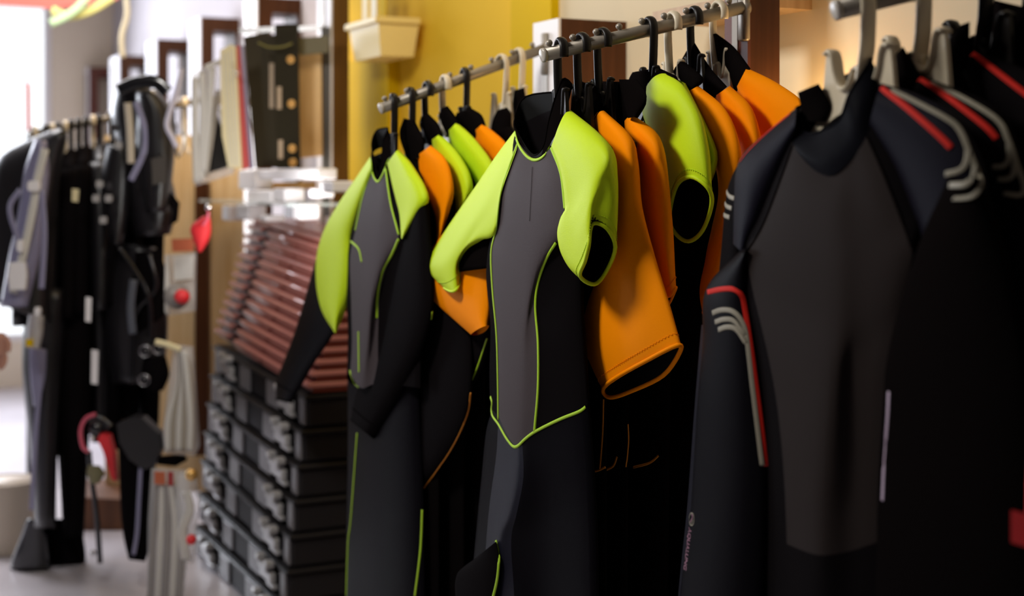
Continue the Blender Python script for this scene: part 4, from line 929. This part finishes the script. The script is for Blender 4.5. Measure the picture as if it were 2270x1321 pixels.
# packaged straps
def bag(lab, D, outline, th=.03):
    t = thing('strap_package', PD(outline[0][0], outline[0][1], D), lab, 'package', 'clear bags of straps'); sb('clear_bag', outline, D, th, BAG, t); return t
t = bag('upper clear bag of white webbing straps next to the cream pack', 5.6, [(425, 165), (505, 118), (520, 160), (516, 385), (432, 412)])
for k, pts in enumerate([[(432, 172), (432, 280), (436, 404)], [(447, 160), (450, 250), (446, 400)], [(470, 150), (462, 260), (452, 380)], [(484, 200), (470, 300), (456, 390)], [(490, 240), (505, 320), (514, 375)], [(455, 150), (480, 140), (500, 135)]]):
    ln('webbing', pts, 5.57, .014 if k < 3 else .010, STRAPW if k not in (3,) else mat('grey_beige_webbing', (.35, .31, .25), .6), t, flat=FR)
sb('dark_insert', [(478, 250), (498, 300), (505, 370), (450, 388)], 5.6, .02, mat('dark_insert', (.06, .055, .05), .5), t)
t = bag('middle clear bag of white straps hanging beside the black crates', 5.3, [(385, 765), (425, 770), (440, 990), (430, 1012), (365, 1005), (360, 960)])
for k, x in enumerate((372, 384, 396, 408, 420)): ln('webbing', [(400+k*2, 778), (396+k*5, 850), (x+2, 930), (x, 1000)], 5.27-.004*k, .012, STRAPW if k % 2 == 0 else mat('grey_beige_webbing', (.35, .31, .25), .6), t, flat=FR)
ln('hook', [(345, 758), (370, 764), (400, 775)], 5.27, .012, CREAM, t)
t = bag('lowest clear bag of grey straps with a red header', 5.2, [(335, 1040), (410, 1045), (415, 1180), (405, 1330), (326, 1330), (328, 1150)])
for k, x in enumerate((336, 352, 368, 384, 400)): ln('webbing', [(350+k*10, 1075), (x+4, 1180), (x-3, 1330)], 5.17-.004*k, .012, STRAPW if k % 2 else mat('mid_grey_webbing', (.3, .28, .27), .6), t, flat=FR)
sb('header_card', [(342, 1045), (366, 1046), (366, 1074), (342, 1073)], 5.15, .003, mat('rust_card', (.5, .12, .05), .6), t); sb('header_card', [(372, 1046), (384, 1046), (384, 1076), (372, 1076)], 5.15, .003, mat('dark_red_card', (.35, .03, .03), .6), t)
t = bag('small clear bag with gold topped fittings beside the black crates', 5.0, [(392, 1052), (432, 1056), (440, 1110), (425, 1250), (400, 1240), (388, 1120)])
ln('webbing', [(412, 1090), (420, 1130), (404, 1180), (412, 1240)], 4.96, .016, STRAPW, t, flat=FR)
mk('gold_fitting', *ball(PD(424, 1052, 4.95), .022, 12, 8), mat('brass', (.75, .45, .15), .3, metal=.6), t); mk('red_fitting', *ball(PD(424, 1196, 4.93), .018, 12, 8), BRIGHTR, t)
t = bag('clear bag holding a grey dial with a red rim below the rust card', 5.4, [(368, 565), (432, 560), (430, 690), (372, 700), (364, 640)])
sb('white_insert', [(384, 568), (430, 566), (428, 618), (386, 622)], 5.38, .004, STRAPW, t)
p = PD(396, 655, 5.36); q = p+U*.07
mk('dial', *sweep([p-Vector((.0,.03,0)), p+U*.012-Vector((0,.03,0))], .048, 20), mat('mid_grey_plastic', (.25, .23, .22), .4), t); mk('red_rim', *sweep([p+U*.02, q], .026, 20), BRIGHTR, t)
sb('bag_highlight_fold', [(366, 565), (374, 565), (376, 640), (372, 700), (365, 690)], 5.38, .01, STRAPW, t)
o = mk('header_card', *slab([(380, 530), (428, 528), (430, 556), (382, 558)], 5.4, .004), mat('rust_card', (.5, .12, .05), .6), smooth=False); tag(o, 'rust coloured card above the bag with the red rimmed dial', 'card')
cp = thing('flat_package', PD(510, 370, 5.5), 'tall cream striped pack with a red edge hanging beside the black boards', 'package')
sb('front', [(488, 112), (512, 98), (522, 104), (536, 372), (506, 372), (492, 300)], 5.5, .03, CREAM, cp)
for k in range(4): sb('printed_line', [(494+k*7, 118-k*3), (496+k*7, 118-k*3), (512+k*6, 368), (510+k*6, 368)], 5.496, .003, STRAPW, cp)
sb('red_edge', [(518, 106), (530, 100), (552, 372), (538, 376)], 5.52, .03, mat('dull_red', (.45, .06, .06), .4), cp); sb('lilac_edge', [(534, 100), (540, 100), (560, 372), (553, 376)], 5.54, .03, LILACG, cp)
ln('ring', [(524, 156), (519, 162), (524, 168), (529, 162), (524, 156)], 5.47, .003, CHROME, cp)
rp = thing('drawstring_pouch', PD(450, 545, 5.3), 'small bright red drawstring pouch hanging beside the red trays', 'pouch')
bl('pouch', [(452, 478), (424, 500), (424, 520), (438, 558)], [(466, 482), (468, 510), (462, 535), (446, 560)], 5.25, .03, BRIGHTR, rp); ln('cord', [(462, 470), (460, 485), (450, 500)], 5.2, .005, PINK, rp)
mk('snap_hook', *ball(PD(462, 460, 5.22), .014), CHROME, rp)

# drilled black boards (weight belts) hanging from the next arm
def board(lab, poly, D, m, holes=(), slots=(), extra=None):
    t = thing('rubber_strap', PD(poly[0][0], poly[0][1], D), lab, 'strap'); sb('strap', poly, D, .02, m, t)
    for x, y in holes:
        p = PD(x, y, D-.004)
        mk('eyelet', *sweep([p+Vector((math.cos(a)*.013, 0, math.sin(a)*.013)) for a in [i*math.pi/7 for i in range(14)]], .004, 6, closed=True), mat('brass', (.75, .45, .15), .3, metal=.6), t)
        mk('eyelet_core', *sweep([p, p+Vector((0, .004, 0))], .011, 12), AMBER, t)
    for x, y0, y1 in slots: sb('slot', [(x-5, y0), (x+5, y0), (x+5, y1), (x-5, y1)], D-.004, .004, mat('beige_slot', (.42, .32, .22), .6), t)
    return t
board('wide plain black rubber strap hanging beside the cream pack', [(540, 82), (596, 70), (612, 370), (566, 372)], 5.75, DKOL)
board('black rubber strap with slots and a curved cord', [(588, 80), (614, 76), (618, 372), (604, 372)], 5.7, DKOL, slots=[(602, 140, 240)])
board('broad black rubber strap with a row of brass eyelets', [(609, 54), (660, 52), (665, 372), (614, 374)], 5.62, mat('black_olive_rubber', (.022, .018, .009), .5, spec=.1), holes=[(644, 132), (646, 230), (648, 329), (649, 360)], slots=[(619, 192, 242), (622, 310, 352)])
board('amber wooden board hanging between black straps', [(662, 116), (712, 116), (714, 345), (664, 350)], 5.8, mat('pale_amber_wood', (.85, .58, .28), .5, wood=(.7, .42, .16), vscale=3))  # pale amber wood in its own tone, with darker grain
board('narrow dark strap beside the brown upright', [(712, 60), (732, 60), (736, 480), (716, 480)], 5.82, mat('grey_olive_rubber', (.06, .05, .035), .4))
board('short olive strap across the top of the amber board', [(660, 84), (728, 78), (728, 116), (664, 122)], 5.7, mat('olive_webbing', (.14, .12, .06), .5))
ln2 = thing('cord', PD(600, 100, 5.6), 'thin olive cord looped over the black straps', 'cord'); ln('cord', [(572, 94), (595, 104), (625, 104), (648, 96)], 5.58, .004, mat('olive_cord', (.18, .16, .03), .6), ln2)
wl_ = mk('wall_rail', *slab([(530, 62), (735, 56), (735, 66), (530, 74)], 5.9, .03), CHROME, smooth=False); tag(wl_, 'chrome bar holding the black rubber straps', 'bar')
# shelf goods; window glare on shiny fittings painted as plain white
def glare_box(lab, px, py, w_, h_, off=.30, m=CHROME, dep=.08):
    O = P(px, py, off); D = O.y; s = (1381+.899*(px-1135))/D; u = w_/s; z = h_/F*D
    o = mk('shelf_fitting', *fbox(O, -u/2, u/2, -dep, 0, -z/2, z/2, bev=.006), m, smooth=False); tag(o, lab, 'fitting', 'shelf fittings with window glare painted white'); return o
MW = WHITEP
for lab, px, py, w_, h_ in (('long white bar at the top of the shiny shelf goods', 632, 386, 130, 24), ('glossy white canister beside the cream pack', 545, 398, 34, 44), ('low glossy white block on the glass shelf', 572, 436, 52, 30), ('square glossy white block mid shelf', 618, 432, 26, 30),
        ('small glossy white plate by the narrow dark strap', 722, 414, 28, 26), ('tiny white cube at the shelf end', 690, 428, 12, 20), ('slim white bottle on the lower shelf', 656, 470, 16, 34), ('white knob on the lower shelf', 582, 484, 14, 14), ('white tube standing by the red pouch', 498, 472, 12, 34), ('white jar at the shelf end near the trays', 536, 470, 26, 34)):
    glare_box(lab, px, py, w_, h_, m=MW)
area('shelf_fill_light', PD(610, 470, 4.95), PD(630, 415, 5.5), .25, .06, 2.2, (1, .98, .96))  # unseen fill added in front of the shelf to brighten its goods
gs = mk('glass_shelf', *fbox(P(650, 452, .24), -1.1, .25, -.2, .1, -.006, .006), mat('shelf_glass', (.75, .85, .85), .05, alpha=.4, spec=.8), smooth=False); tag(gs, 'glass shelf under the shiny white fittings', 'shelf')
o = mk('amber_card', *slab([(600, 404), (700, 402), (700, 418), (600, 422)], 6.0, .01), AMBER, smooth=False); tag(o, 'amber card strip under the long white bar', 'card')

# top of the window end
rb = mk('shop_banner', *slab([(-40, -30), (262, -30), (262, -2), (190, 12), (110, 18), (-40, 6)], 7.5, .02), mat('faded_red_banner', (.75, .16, .12), .6), smooth=False); tag(rb, 'faded red banner edge hanging from the ceiling by the window', 'banner')
rn = thing('ribbon', PD(180, 20, 7.3), 'yellow and green party ribbon strung under the red banner', 'ribbon')
ln('ribbon_strip', [(115, 22), (150, 36), (200, 24), (250, -6)], 7.3, .022, mat('pale_yellow_ribbon', (.75, .68, .22), .6), rn, flat=FR); ln('ribbon_strip', [(112, 52), (140, 40), (170, 20), (195, -8)], 7.28, .022, mat('pale_green_ribbon', (.55, .75, .42), .6), rn, flat=FR)
o = thing('hanging_streamer', PD(270, 128, 6.8), 'cream paper streamer hanging from the ceiling beside the frame uprights', 'streamer'); ln('streamer', [(276, -30), (282, 30), (270, 80), (272, 128)], 6.8, .014, mat('cream_paper', (.75, .68, .5), .7), o, flat=FR)
o = thing('signal_pole', PD(62, 300, 7.0), 'thin pole with a red lower end standing in front of the bright window', 'pole'); ln('shaft', [(54, 70), (58, 190)], 7.0, .004, mat('grey_shaft', (.35, .32, .36), .5), o); ln('red_end', [(62, 185), (63, 290)], 7.0, .010, mat('dusty_red', (.6, .12, .1), .5), o)
sh2 = thing('pole_hanger', PD(63, 1100, 7.0), 'dark stand carrying the thin red pole', 'stand'); ln('stem', [(63, 290), (64, 1120)], 7.0, .012, GLOSSB, sh2)
